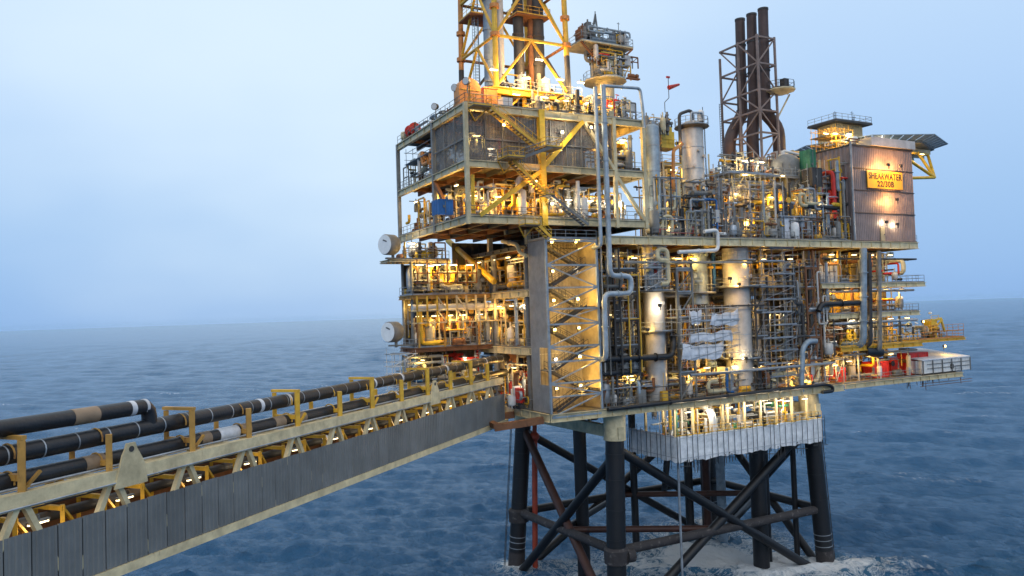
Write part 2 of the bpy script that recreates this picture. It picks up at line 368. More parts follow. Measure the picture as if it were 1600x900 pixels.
# ------------------------------------------------------------------ steel jacket standing in the sea
def make_jacket():
    T = thing('platform_jacket', 'black tubular steel jacket with crossed braces standing in foaming sea', 'platform jacket', (18, 12, 0))
    T['group'] = None; del T['group']
    legs = {'f': ((0.1, 0, -2.5), (0.9, 0.2, 22.6)), 'l': ((-1.3, 24.9, -2.5), (0.3, 23.6, 22.6)), 'r': ((37.9, -.1, -2.5), (36.3, .3, 22.6)), 'b': ((38.2, 24.9, -2.5), (36.9, 23.6, 22.6))}
    def at(k, z):
        a, b = V(legs[k][0]), V(legs[k][1]); return a.lerp(b, (z - a.z) / (b.z - a.z))
    for k in legs:
        p = MB(); p.cone(at(k, -2.5), at(k, 22), 1.25, 1.2, 24)
        leg = p.build('leg', blacksteel, T)
        c = MB()
        for z in (2.6, 3.5, 4.3): c.cone(at(k, z), at(k, z + .08), 1.28, 1.28, 24)
        c.build('band', galv, leg)
        c = MB(); c.lathe(at(k, -2.5), [(1.27, 0), (1.30, 1), (1.27, 4.2), (1.262, 4.5)], 24, axis=at(k, 10) - at(k, 0)); c.build('tide_growth', marine, leg)
        c = MB()
        for z in (9.5, 13.2, 17.0, 20.2): c.cone(at(k, z), at(k, z + .12), 1.27, 1.27, 24)
        c.build('weld_collar', blacksteel, leg)
        c = MB(); c.cone(at(k, 22), at(k, 25.3), 1.42, 1.42, 24); c.build('leg_head', cream, leg)
        if k in 'fl':
            c = MB(); c.lathe(at(k, 7.4), [(1.2, -1), (1.55, -.8), (1.6, .9), (1.3, 1.2)], 20); c.build('node_can', marine, leg)
    c = MB(); c.path([at('f', 7.5) + V((.9, -.9, 0)), at('f', 7.5) + V((1.9, -1.0, 0))], .85, 14); c.build('node_stub', marine, T)
    def br(a, b, r, mt, nm='brace'): p = MB(); p.cone(a, b, r, r, 14); p.build(nm, mt, T)
    zb = 8.0
    F_, L_, R_, B_ = (at(k, zb) for k in 'flrb')
    for a, b, mt in ((F_, L_, marine), (F_, R_, marine), (L_, B_, blacksteel), (R_, B_, blacksteel)): br(a, b, .62, mt, 'horizontal_brace')
    mFL, mFR, mLB, mRB = (F_ + L_) / 2, (F_ + R_) / 2, (L_ + B_) / 2, (R_ + B_) / 2
    for a, b, mt in ((mFL, mFR, jrust), (mFR, mRB, blacksteel), (mRB, mLB, jrust), (mLB, mFL, blacksteel)): br(a, b, .45, mt, 'plan_brace')
    for a, b in ((('f', 21), ('r', -2.2)), (('r', 21), ('f', -2.2)), (('f', 20), ('l', -2.2)), (('b', 21), ('l', -2.2)), (('l', 20.5), ('b', -2.2)), (('r', 20.5), ('b', -2.2)), (('b', 20.5), ('r', -2.2))):
        br(at(*a), at(*b), .62, blacksteel, 'diagonal_brace')
    br(at('l', 21), at('f', -2.2), .62, jrust, 'diagonal_brace')
    br((12, 3, 21.5), (26.5, 23, 8), .5, blacksteel, 'diagonal_brace')
    p = MB(); q = at('l', 12); p.ladder(at('l', -1) + V((-1.9, .3, 0)), at('l', 22) + V((-1.9, .3, 0)), (0.7, .7, 0), .6, .05); p.build('ladder', dark, T)
    p = MB(); p.ladder(at('r', -1) + V((1.7, -.3, 0)), at('r', 20) + V((1.7, -.3, 0)), (0.7, .7, 0), .6, .05); p.build('ladder', dark, T)
    # longitudinal deck girder on the leg heads
    p = MB(); p.bar((0.2, 26, 23.0), (0.9, -1.3, 23.0), .9, 1.5); p.build('cap_girder', cream, T)
    p = MB(); p.bar((36.5, 26, 23.0), (36.3, -1.3, 23.0), .9, 1.5); p.build('cap_girder', cream, T)
    p = MB(); p.bar((0.8, 24, 23.2), (36.9, 24, 23.2), .8, 1.3); p.build('cap_girder', cream, T)
make_jacket()
for i, (x, y, r, zt, mt, lb) in enumerate((
        (27.6, 2.6, 1.15, 23, blacksteel, 'thickest black caisson pipe entering the foam beside the sign end leg'),
        (30.4, 4.6, 1.0, 23, blacksteel, 'black caisson pipe just behind the thickest one'),
        (4.0, 13.5, .95, 23, blacksteel, 'plain black caisson pipe between the two bridge end jacket legs'),
        (20.4, 23.2, .6, 23, blacksteel, 'thin black conductor pipe nearest the front leg'),
        (30.5, 21.5, .7, 23, blacksteel, 'thin black conductor pipe behind the middle of the jacket'),
        (33.2, 20.2, .65, 23, jrust, 'rust brown conductor pipe in the middle cluster'),
        (34.0, 17.5, .75, 23, bluegrey, 'grey blue conductor pipe in the middle cluster'),
        (35.1, 22.5, .85, 23, blacksteel, 'stout black conductor pipe at the back of the cluster'),
        (36.6, 4.2, .42, 23, blacksteel, 'slim black pipe standing close to the sign end leg'))):
    p = MB(); p.cone((x, y, -2), (x, y, zt), r, r, 16)
    q = solo(p, 'conductor_pipe', mt, lb, 'conductor pipe', 'vertical pipes inside the jacket')
p = MB(); p.cone((.6, 22.1, -2), (1.2, 21.9, 19.6), .42, .42, 12); p.lathe((1.2, 21.9, 19.4), [(.42, -.4), (.75, 0), (.75, .5), (.42, .9)], 12); p.cone((1.2, 21.9, 20), (1.3, 21.8, 22.5), .34, .34, 10)
solo(p, 'riser_pipe', redpipe, 'rust red riser pipe beside the bridge end jacket leg', 'riser')
p = MB(); p.cone((9.8, -1.2, -1), (9.8, -1.2, 22), .16, .16, 8)
solo(p, 'hose', galv, 'slim grey hose hanging from the sheeted platform down to the water', 'hose')

# ------------------------------------------------------------------ bridge
BA = radians(41.08); BD = V((cos(BA), sin(BA), 0)); BN = V((-sin(BA), cos(BA), 0)); BO = V((-56.52, -32.45, 0))
def Bp(s, t, z): return BO + BD * s + BN * t + V((0, 0, z))
S0, S1, BW = -26.0, 59.5, 4.6
def make_bridge():
    T = thing('access_bridge', 'long cream steel truss bridge with grey ribbed side panels leading to the platform', 'bridge', Bp(17, 2.3, 25))
    k = 0; s = S0
    while s < S1 - .3:                                   # cladding sheets, each its own piece
        p = MB(); a, b = Bp(s + .03, -.18, 0), Bp(min(s + 1.41, S1), -.18, 0); dz = .02 * ((k * 7) % 3)
        p.corr(a, b, 25.05, 28.35 + dz, .36, .05, .04); o = p.build('cladding_panel', clad, T, smooth=False); s += 1.45; k += 1
    for t in (0, BW):
        p = MB(); p.bar(Bp(S0, t, 30.05), Bp(S1 - .5, t, 30.05), .62, .80); p.build('top_chord', cream, T)
        p = MB(); p.bar(Bp(S0, t, 24.75), Bp(S1 + 1, t, 24.75), .55, .55); p.build('bottom_chord', cream, T)
    p = MB(); p.bar(Bp(S0, -.10, 26.7), Bp(S1, -.10, 26.7), .04, 3.2); p.build('backing_sheet', dark, T)  # dark sheet added behind the panel gaps to block lamp light from inside
    i = 0
    s = -26.5 + 5.45
    nodes = []
    while s < S1: nodes.append(s); s += 5.45
    for i, s in enumerate(nodes):
        for t in (0, BW):
            for q in (-1, 1):
                p = MB(); p.bar(Bp(s + q * .25, t, 29.7), Bp(s + q * 2.55, t, 25.0), .34, .30); p.build('web_brace', cream if t == 0 else yellow, T)
        p = MB(); p.bar(Bp(s, .3, 30.0), Bp(s, BW - .3, 30.0), .3, .4); p.bar(Bp(s, .3, 24.8), Bp(s, BW - .3, 24.8), .25, .4); p.build('cross_beam', cream, T)
    p = MB(); p.bar(Bp(S0, BW / 2, 25.0), Bp(S1 + 1.5, BW / 2, 25.0), BW - .7, .08); p.build('walkway_floor', deckmat, T)
    p = MB(); p.bar(Bp(S0, BW - .45, 27.1), Bp(S1, BW - .45, 27.1), .05, 3.4); p.build('far_side_sheet', rusty, T)
    # inner pipe rack steel seen through the truss
    for j, s in enumerate(np.arange(-12, S1, 2.7)):
        p = MB(); p.bar(Bp(s, 1.5, 25), Bp(s, 1.5, 28.9), .22); p.bar(Bp(s, 3.6, 25), Bp(s, 3.6, 28.9), .22); p.bar(Bp(s, 1.4, 28.7), Bp(s, 3.8, 28.7), .22, .25); p.bar(Bp(s, 1.4, 27.0), Bp(s, 3.8, 27.0), .2, .2)
        p.bar(Bp(s, 1.5, 28.7), Bp(s + 1.1, 1.5, 27.2), .28, .12); p.build('rack_frame', yellow, T)
    for s in (1.7, 40.0):                              # lifting eyes
        p = MB()
        pr = [(-1.15, 29.4), (1.15, 29.4), (.95, 30.6), (.42, 31.5), (.3, 31.85), (-.3, 31.85), (-.42, 31.5), (-.6, 31.2)]
        o = len(p.v); n_ = len(pr)
        for t in (-.42, -.30): p.v += [tuple(Bp(s + a, t, z)) for a, z in pr]
        p.f += [tuple(range(n_)), tuple(range(2 * n_ - 1, n_ - 1, -1))] + [(i, i + n_, (i + 1) % n_ + n_, (i + 1) % n_) for i in range(n_)]
        q = p.build('lifting_eye', cream, T); c = MB(); c.cone(Bp(s, -.46, 31.5), Bp(s, -.26, 31.5), .17, .17, 14); c.build('eye_hole', dark, q)
    # goalposts carrying the pipelines
    for j, s in enumerate((-15.7, -10.2, -4.6, .55, 6.8, 12.1, 17.6, 23.3, 28.4, 33.7, 39.1, 44.5, 49.9, 54.8)):
        tall = j % 2 == 0; zt = 33.05 if tall else 32.5
        mt = rustyellow if s < 15 else yellow
        p = MB(); p.bar(Bp(s, 0, 30.45), Bp(s, 0, zt), .36, .34)
        if tall:
            p.bar(Bp(s, -.2, 33.15), Bp(s, 2.35, 33.15), .28, .2); p.bar(Bp(s, 0, 31.15), Bp(s, 2.2, 31.15), .3, .32)
            p.bar(Bp(s, 2.15, 30.4), Bp(s, 2.15, 33.0), .3, .3); p.bar(Bp(s + .05, 0, 30.5), Bp(s + 1.0, 0, 31.3), .18, .14)
        else:
            p.bar(Bp(s, 0, 30.9), Bp(s, 3.0, 30.9), .26, .3); p.bar(Bp(s, 2.9, 30.3), Bp(s, 2.9, 31.6), .3, .3)
        for zc, rc in ((32.25, .56), (30.9, .52)):
            p.path([Bp(s, 1.03 + rc * cos(q), zc + rc * sin(q)) for q in np.linspace(-.3, pi + .3, 9)], .05, 5, bend=.02)
        p.build('pipe_support', mt, T)
    for t_, z_, r_ in ((.42, 29.55, .06), (.42, 29.4, .045), (-.36, 29.75, .045), (.6, 30.55, .07)):
        p = MB(); p.cone(Bp(S0, t_, z_), Bp(S1, t_, z_), r_, r_, 6); p.build('conduit', galv if z_ > 29.6 else dark, T)
    p = MB()
    for z in (26.1, 26.6): p.cone(Bp(S0, .45, z), Bp(S1, .45, z), .05, .05, 6)
    p.build('handrail', yellow, T)
make_bridge()
def pipeline(label, pts, r, bands, name='pipeline', mt=None, wraps=0, group=None):
    T = thing(name, label, 'pipeline', pts[0], group)
    p = MB(); p.path(pts, r, 18, bend=r * 2.4); body = p.build('pipe', mt or black, T)
    a, b = V(pts[0]), V(pts[1]); d = (b - a).normalized(); Lh = (b - a).length
    for s, w_, mm in bands:
        q = a + d * s; c = MB(); c.cone(q, q + d * w_, r * 1.035, r * 1.035, 18); c.build('band', mm, T)
    if wraps:
        for i in range(wraps):
            c = MB(); q = a + d * (Lh * (i + .5) / wraps); c.cone(q, q + d * .07, r * 1.03, r * 1.03, 18); c.build('strap', galv, T)
tanband = mat('tan pipe wrap', (0.27, 0.19, 0.12), .6); whiteband = mat('white pipe band', (0.6, 0.62, 0.65), .5)
pipeline('black insulated pipeline lying highest on the bridge frames, strapped along its length', [Bp(S0, 1.05, 32.1), Bp(62.5, 1.05, 32.7), Bp(66, 1.05, 32.7)], .50,
         [(40.2, .35, whiteband), (43.5, .3, whiteband), (56, .25, whiteband), (61, .25, whiteband), (66, .25, whiteband), (71, .3, whiteband), (77, .25, whiteband), (82, .25, whiteband)], wraps=44)
pipeline('lower black insulated pipeline along the bridge with tan and white wraps', [Bp(S0, 1.0, 30.95), Bp(61, 1.0, 30.75), Bp(64, 1.0, 30.75)], .46,
         [(25.6, 1.3, tanband), (34.3, .9, tanband), (36.0, 1.9, whiteband), (38.2, .9, tanband), (41.8, 1.2, tanband), (44.6, 1.0, tanband), (60, .3, whiteband), (72, .3, whiteband)])
pipeline('short black pipeline with tan wrap that bends down into the strapped pipeline', [Bp(S0, 1.05, 33.62), Bp(4.4, 1.05, 33.62), Bp(4.4, 1.05, 32.2)], .45,
         [(25.0, 1.6, tanband), (28.8, .35, whiteband), (29.9, .2, whiteband)])
pipeline('slim pale pipe on the far side of the bridge', [Bp(S0, 2.45, 30.9), Bp(60, 2.45, 30.9), Bp(62, 2.45, 30.9)], .17, [], mt=lagging)
pipeline('grey utility pipe inside the bridge truss', [Bp(S0, 2.6, 28.2), Bp(60, 2.6, 28.2), Bp(63, 2.6, 28.2)], .3, [(30, 1, tanband), (50, 1, whiteband)], mt=dark)

# ------------------------------------------------------------------ lamps
LAMP_K = 2.0
def pointlight(root, loc, power, col=WARM, r=.35):
    l = bpy.data.lights.new('glow', 'POINT'); l.energy = power * LAMP_K; l.color = col; l.shadow_soft_size = r
    o = bpy.data.objects.new('glow', l); COL.objects.link(o); o.parent = root; o.location = loc
def proto_strip(power, col=WARM, ln=1.1):
    T = thing('strip_lamp', '', 'lamp', (0, 0, 0))
    p = MB(); p.box((-ln / 2, -.11, 0), (ln / 2, .11, .12)); p.box((-.05, -.05, .12), (.05, .05, .4)); p.build('housing', grey, T)
    p = MB(); p.box((-ln / 2 + .04, -.07, -.09), (ln / 2 - .04, .07, -.003)); p.build('diffuser', tubeglass, T)
    pointlight(T, (0, 0, -.3), power, col); return T
def proto_flood(power, col=WARM):
    T = thing('flood_lamp', '', 'lamp', (0, 0, 0))
    p = MB(); p.box((-.24, -.14, -.2), (.24, .16, .2)); p.bar((0, .1, -.2), (0, .1, -.65), .1); p.build('housing', dark, T)
    p = MB(); p.box((-.15, -.19, -.12), (.15, -.143, .12)); p.build('lens', lampglass, T)
    pointlight(T, (0, -.45, -.05), power, col); return T
_pl = {}; LR = random.Random(12)
def lamps(pts, label, group, power=420, kind='strip', rz=0.0, col=WARM, ln=1.1):
    for p in pts:
        pw = round(power * LR.choice((.5, .75, 1.0, 1.1, 1.5))); cl = col if col is not WARM else LR.choice((WARM, WARM, WARM, PALE, (1.0, .54, .13)))
        key = (kind, pw, cl, ln)
        if key not in _pl: o = _pl[key] = (proto_strip(pw, cl, ln) if kind == 'strip' else proto_flood(pw, cl))
        else: o = copy_tree(_pl[key])
        o.location = p; o.rotation_euler = (0, 0, rz); o['label'] = label; o['group'] = group
lamps([Bp(s, 1.0, 28.45) for s in np.arange(-13.9, 58, 5.45)], 'lit strip lamp inside the bridge truss just above the grey side panels', 'strip lamps along the bridge', 26, 'strip', BA, PALE, 1.2)

# ------------------------------------------------------------------ decks
YF, YB, XL, XR = -2.0, 26.0, -9.7, 60.0
def girder(p, a, b, h, w=.5):
    a, b = V(a), V(b); t = .09
    p.bar(a, b, .10, h - .14); z = V((0, 0, h / 2 - .04)); p.bar(a + z, b + z, w, .08); p.bar(a - z, b - z, w, .08)
    L_ = (b - a).length; k = max(1, int(L_ / 2.2)); d = (b - a).normalized(); s = d.cross(V((0, 0, 1)))
    for i in range(1, k):
        q = a.lerp(b, i / k); p.bar(q - V((0, 0, h / 2 - .1)), q + V((0, 0, h / 2 - .1)), w * .8, .05, up=d)
def deck(label, x0, x1, y0, y1, zb, zt, rails=(), nx=6, cols=(), zc=None, gm=None, name='platform_deck', beams=True, cm=None, front=True, left=True, right=True, rm=None):
    T = thing(name, label, 'deck', ((x0 + x1) / 2, (y0 + y1) / 2, zb))
    p = MB(); p.box((x0 + .05, y0 + .05, zt - .06), (x1 - .05, y1 - .05, zt)); p.build('deck_plate', deckmat, T)
    h = zt - zb - .07; zm = zb + h / 2; gm = gm or cream
    for ok, a, b in ((front, (x0, y0, zm), (x1, y0, zm)), (True, (x0, y1, zm), (x1, y1, zm)), (left, (x0, y0 + .3, zm), (x0, y1 - .3, zm)), (right, (x1, y0 + .3, zm), (x1, y1 - .3, zm))):
        if ok: p = MB(); girder(p, a, b, h); p.build('edge_girder', gm, T)
    if beams:
        for i in range(1, nx):
            x = x0 + (x1 - x0) * i / nx; p = MB(); p.bar((x, y0 + .3, zm), (x, y1 - .3, zm), .22, h * .8); p.build('floor_beam', rusty if i % 2 else gm, T)
    for pts in rails:
        p = MB(); p.rail(pts, 1.1); p.build('handrail', rm or (galv if len(pts) % 2 else grey), T)
    for (x, y, r) in cols:
        p = MB(); p.cone((x, y, zt), (x, y, zc), r, r, 12); p.build('column', cm or grey, T)
    return T
deck('lowest wide cream edged deck resting on the jacket legs', XL, 41, YF, YB, 25.4, 26.45,
     rails=[[(-2, YF + .1, 26.45), (41, YF + .1, 26.45)], [(XL + .1, 3, 26.45), (XL + .1, YB, 26.45)]], nx=10,
     cols=[(x, y, .45) for x in (-2.0, 9, 20, 31, 40.5) for y in (3.5, 14, 25)] + [(XL + .5, y, .4) for y in (3.6, 13, 22)], zc=46.8)
deck('lower deck extension carrying red units out to the covered white boat', 41.3, 70, YF, 9, 25.6, 26.4,
     rails=[[(41.3, YF + .1, 26.4), (59.5, YF + .1, 26.4)], [(68.4, YF + .1, 26.4), (69.9, YF + .1, 26.4), (69.9, 8.8, 26.4)]], nx=6, cols=[(50, 4, .35), (58.5, 6, .35)], zc=31.2)
deck('long upper deck with pale girder under the process columns', -1.0, XR, YF, YB, 46.85, 47.95,
     rails=[[(6.5, YF + .1, 47.95), (44.5, YF + .1, 47.95)], [(50, YF - .0 + .1, 47.95), (XR, YF + .1, 47.95)]], nx=12)
# bridge side lower decks (left face)
deck('bridge side deck lit by a row of lamps, second above the bridge', XL, -2.6, 2.4, YB, 40.6, 41.45, rails=[[(XL + .1, 2.5, 41.45), (XL + .1, YB, 41.45)]], nx=3)
deck('bridge side deck just above the bridge pipelines', XL, -2.6, 2.4, YB, 33.3, 34.25, rails=[[(XL + .1, 2.5, 34.25), (XL + .1, YB, 34.25)]], nx=3)
deck('dark ceiling deck under the drilling module overhang', XL, -1.3, 2.4, YB, 46.6, 47.2, nx=3, gm=dark)
# outer walkways
def walkway(label, pts, w=1.4, mt=None, brackets=True, rm=None):
    T = thing('walkway', label, 'walkway', pts[0])
    p = MB()
    for a, b in zip(pts[:-1], pts[1:]): p.bar(V(a) - V((0, 0, .06)), V(b) - V((0, 0, .06)), w, .09)
    p.build('grating_floor', grating, T)
    p = MB()
    for a, b in zip(pts[:-1], pts[1:]):
        a, b = V(a), V(b); s = (b - a).cross(V((0, 0, 1))).normalized() * (w / 2)
        for q in (-1, 1): p.bar(a + s * q - V((0, 0, .2)), b + s * q - V((0, 0, .2)), .08, .28)
    p.build('edge_beam', mt or yellow, T)
    for q in (-1, 1):
        p = MB(); o = []
        for a, b in zip(pts[:-1], pts[1:]):
            a, b = V(a), V(b); s = (b - a).cross(V((0, 0, 1))).normalized() * (w / 2 - .05)
            o += [a + s * q, b + s * q]
        p.rail(o, 1.1); p.build('handrail', rm or galv, T)
    return T
for z, lb in ((41.4, 'outer corner deck with a bright lamp row above a yellow pipe frame'), (34.5, 'outer deck at the bridge side corner level with the lower white drum')):
    deck(lb, -21.2, XL - .1, 13, 18, z - (.55 if z > 40 else .6), z, rails=[[(-21.1, 18, z), (-21.1, 13.1, z), (XL - .2, 13.1, z)]], nx=5, gm=rustyellow if z > 40 else rusty, cols=[(x, y, .22) for x in (-20.8, -15.5, -10.4) for y in (14, 17.5)], zc=46 if z > 40 else 40.8, right=False)
deck('top ledge at the bridge side corner beside the upper white drum', -24.0, -15.5, 13.4, 17, 45.7, 46.1, rails=[[(-22, 13.5, 46.1), (-15.6, 13.5, 46.1)]], nx=4, gm=cream)
deck('light ledge with pale piping just behind the bridge', -23.3, -11, 12.6, 17, 29.5, 29.8, rails=[[(-23.2, 12.7, 29.8), (-11, 12.7, 29.8)]], nx=4, gm=galv)
def piperack():
    T = thing('pipe_frame', 'yellow and cream open frame carrying long pipes below the corner lamp row', 'pipe frame', (-16, 12.4, 34.6))
    xs = np.linspace(-20.8, -8.2, 10)
    for i, x in enumerate(xs): p = MB(); p.bar((x, 12.3, 37.6), (x, 12.3, 41.2), .2); p.build('post', yellow if i < 4 else cream, T)
    for z in (37.7, 39.3): p = MB(); p.bar((-21.6, 12.3, z), (-7.6, 12.3, z), .2, .16); p.build('cross_bar', cream, T)
    for i in (2, 4): p = MB(); p.bar((xs[i] + .1, 12.3, 41), (xs[i + 1] - .1, 12.3, 39.4), .14); p.bar((xs[i] + .1, 12.3, 39.2), (xs[i + 1] - .1, 12.3, 37.8), .14); p.build('brace', cream, T)
    for x in (-20.6, -17, -12): p = MB(); p.bar((x, 12.4, 34.5), (x, 12.4, 37.6), .22); p.build('leg', rustyellow, T)
    p = MB(); 
    for x in np.linspace(-20.5, -12, 7): p.bar((x, 12.7, 42.9), (x, 12.7, 46.0), .16)
    p.bar((-20.8, 12.7, 44.2), (-12, 12.7, 44.2), .16); p.bar((-20.8, 12.7, 42.9), (-12, 12.7, 42.9), .16); p.build('upper_frame', rusty, T)
piperack()
# sign end decks
for i, (z, x0, x1, y0, lb) in enumerate(((41.5, 37.5, 61.5, -1.9, 'upper of the stepped sign end decks, below the pale girder'), (36.9, 39, 60.0, -1.7, 'middle sign end deck with yellow lit room and thick black pipe'), (31.9, 41, 60.0, -1.9, 'sign end deck carrying the yellow crane and railed platform'))):
    deck(lb, x0, x1, y0, 12, z - .75, z, rails=[[(x0, y0 + .1, z), (x1, y0 + .1, z), (x1, 11, z)]], nx=6, gm=cream if i != 2 else yellow, left=False, rm=yellow if i == 2 else None)
deck('railed platform reaching furthest out at the sign end', 60.1, 72.4, -1.2, 5, 31.6, 32.1, rails=[[(60.3, -1.1, 32.1), (72.3, -1.1, 32.1), (72.3, 4.9, 32.1)], [(62, -1.2, 33.2), (72.2, -1.2, 33.2)]], nx=3, gm=yellow, rm=orange)
# inner decks in the open middle
for z, y0, lb in ((33.6, 4.5, 'inner grated deck behind the sheeted pipes, lower'), (40.6, 4.0, 'inner grated deck behind the process columns, upper')):
    deck(lb, -1.5, 38, y0, 14, z - .5, z, rails=[[(-1.5, y0 + .1, z), (38, y0 + .1, z)]], nx=6, gm=grey)

# ------------------------------------------------------------------ dark backdrops added in place of the dark open depth of the decks
def backdrop(label, a, b, z0, z1, mt, pitch=1.2):
    p = MB(); p.corr(a, b, z0, z1, pitch, .12, .1); return solo(p, 'backdrop', mt, label, 'backdrop')
backdrop('dark bulkhead closing the middle of the lower decks', (-1.5, 14.5), (38, 14.5), 26.45, 46.8, darkback)
backdrop('dark bulkhead behind the sign end decks', (38.5, 12.5), (59, 12.5), 26.45, 46.8, darkback)
backdrop('bulkhead behind the lamps of the bridge side decks', (-3.2, 26), (-3.2, 2.4), 34.3, 40.5, darkback)
backdrop('bulkhead under the drilling module overhang', (-3.2, 26), (-3.2, 2.4), 41.5, 49.1, darkback)
backdrop('dark bulkhead behind the bridge landing', (-3.2, 26), (-3.2, 2.4), 26.5, 33.2, darkback)
backdrop('dark bulkhead across the back of the lower deck', (XL - 2, 21.5), (-3.4, 21.5), 41.5, 49.1, darkback)
backdrop('bulkhead at the back of the outer corner decks', (-20.9, 17.6), (XL - .2, 17.6), 34.6, 45.6, darkback)
backdrop('rust dark bulkhead under the outer corner decks', (-20.5, 17.4), (XL - .2, 17.4), 30, 33.8, darkback)

# ------------------------------------------------------------------ drilling module
MX0, MX1, MY0, MY1 = -19.4, 5.9, -1.5, 22.0
def make_module():
    T = thing('drilling_module', 'two storey open steel module with dark mesh walls below the yellow derrick', 'module', (-7, 10, 49))
    fl = ((49.15, 50.05), (55.65, 56.45), (62.25, 63.1))
    cx = [MX0, -9.4, 1.3, MX1]; cy = [MY0, 8.6, MY1]
    for zb, zt in fl:
        p = MB(); p.box((MX0 + .1, MY0 + .1, zt - .08), (MX1 - .1, MY1 - .1, zt)); p.build('floor_plate', deckmat, T)
        for x0_, x1_ in zip(cx[:-1], cx[1:]):
            p = MB(); girder(p, (x0_ + .22, MY0, (zb + zt) / 2 - .05), (x1_ - .22, MY0, (zb + zt) / 2 - .05), zt - zb, .5); p.build('edge_girder', cream, T)
        for x in (MX0, MX1):
            for y0_, y1_ in zip(cy[:-1], cy[1:]):
                p = MB(); girder(p, (x, y0_ + .22, (zb + zt) / 2 - .05), (x, y1_ - .22, (zb + zt) / 2 - .05), zt - zb, .5); p.build('edge_girder', cream, T)
        for i in range(1, 9):
            x = MX0 + (MX1 - MX0) * i / 9; p = MB(); p.bar((x, MY0 + .3, zb + .45), (x, MY1 - .3, zb + .45), .2, .7); p.build('floor_beam', rusty if i % 2 else dark, T)
        for y in (5, 11, 17):
            p = MB(); p.bar((MX0 + .3, y, zb + .3), (MX1 - .3, y, zb + .3), .2, .5); p.build('floor_beam', rusty, T)
    for x in cx:
        for y in cy:
            if y == MY1 and x not in (MX0, MX1): continue
            mt = brightyellow if (x, y) == (-9.4, MY0) else (cream if y == MY0 else grey)
            w_ = .72 if (x, y) == (-9.4, MY0) else .46
            p = MB(); p.bar((x, y, 49.0), (x, y, 63.1), w_, w_); p.build('column', mt, T)
    def br(a, b, mt, w_=.42): p = MB(); p.bar(a, b, w_, w_); p.build('diagonal_brace', mt, T)
    y = MY0 - .05
    br((-9.1, y, 56.3), (-3.4, y, 62.2), brightyellow, .5); br((-3.2, y, 62.2), (1.1, y, 56.4), cream)
    br((-18.0, y, 50.0), (-9.7, y, 55.6), brightyellow, .5); br((1.5, y, 55.5), (5.6, y, 50.1), cream)
    br((MX0, 8.4, 55.4), (MX0, 3.0, 50.1), rusty)
    # dark wind walls
    def wall(a, b, z0, z1): p = MB(); p.corr(a, b, z0, z1, .42, .05, .03); return p.build('wind_wall', windwall, T, smooth=False)
    wall((MX0 + .3, MY0 + .18), (-9.9, MY0 + .18), 56.5, 62.0); wall((-8.9, MY0 + .18), (1.0, MY0 + .18), 56.5, 62.0)
    wall((MX0 + .18, 8.3), (MX0 + .18, MY0 + .3), 56.5, 62.0)
    # framing of the walls
    p = MB()
    for x in np.linspace(MX0 + 2.5, .8, 9): p.bar((x, MY0 + .05, 56.45), (x, MY0 + .05, 62.05), .12, .1)
    for z in (59.0,): p.bar((MX0 + .3, MY0 + .04, z), (1.0, MY0 + .04, z), .1, .14)
    for yy in (1.8, 5.1): p.bar((MX0 - .02, yy, 56.45), (MX0 - .02, yy, 62.05), .12, .1)
    p.bar((MX0 - .02, MY0 + .3, 59), (MX0 - .02, 8.4, 59), .1, .14)
    p.build('wall_frame', grey, T)
    for pts, z in (([(MX0, MY1, 0), (MX0, MY0, 0), (-9.5, MY0, 0)], 63.1), ([(-4.5, MY0, 0), (MX1, MY0, 0), (MX1, 6, 0)], 63.1), ([(MX0, MY1, 0), (MX0, 8.6, 0)], 56.45), ([(MX0, MY1, 0), (MX0, MY0, 0), (-9.6, MY0, 0)], 50.05), ([(1.6, MY0, 0), (MX1, MY0, 0)], 56.45), ([(-9, MY0, 0), (MX1, MY0, 0)], 50.05)):
        p = MB(); p.rail([(a, b, z) for a, b, _ in pts], 1.1); p.build('handrail', grey, T)
    p = MB(); p.corr((MX0 + 4, 13), (MX1 - .5, 13), 50.1, 55.4, 1.0, .1, .1); p.build('inner_wall', darkback, T)
    p = MB(); p.corr((MX0 + 6, 11.5), (MX1 - .5, 11.5), 56.5, 62.0, 1.0, .1, .1); p.build('inner_wall', ochrewall, T)  # both inner walls are added; the ochre one bounces lamp light yellow
    # legs down to the decks below
    for x, yy in ((-9.4, 1.2), (1.3, 1.2), (-9.4, 12), (1.3, 12)):
        p = MB(); p.bar((x, yy + 1.6, 46.9), (x, yy + 1.6, 49.0), .6); p.build('support_leg', cream, T)
make_module()
# ------------------------------------------------------------------ stairs
def stair(label, a, b, w=1.1, side=None, mt=None, land=None):
    a, b = V(a), V(b); d = b - a; hd = V((d.x, d.y, 0)); s = hd.cross(V((0, 0, 1))).normalized() * (w / 2)
    T = thing('stair_flight', label, 'staircase', (a + b) / 2, 'stair flights outside the module')
    mt = mt or yellow
    p = MB()
    for q in (-1, 1): p.bar(a + s * q, b + s * q, .07, .32)
    p.build('stringer', mt, T)
    k = max(3, int(abs(d.z) / .26)); p = MB()
    for i in range(k):
        q = a.lerp(b, (i + .5) / k); p.bar(q - s * .95, q + s * .95, .30, .05, up=(0, 0, 1))
    p.build('tread', grating, T)
    p = MB(); z = V((0, 0, 1.0)); n_ = max(2, int(d.length / 1.3))
    for q in (-1, 1):
        for f in (1.0, .5): p.cone(a + s * q + z * f, b + s * q + z * f, .035, .035, 5)
        for i in range(n_ + 1): u = a.lerp(b, i / n_) + s * q; p.cone(u, u + z, .035, .035, 5)
    p.build('handrail', grey if mt is not yellow else yellow, T)
    return T
ys = -2.9
A = [F(762, 168, ys), F(842, 232, ys), F(858, 212, ys), F(806, 250, ys), F(798, 252, ys), F(852, 305, ys), F(858, 306, ys), F(916, 352, ys), F(838, 352, ys), F(858, 372, ys)]
A = [V((q.x, ys, q.z)) for q in A]
stair('stair flight dropping from the top of the module past its dark wall', A[0], A[1])
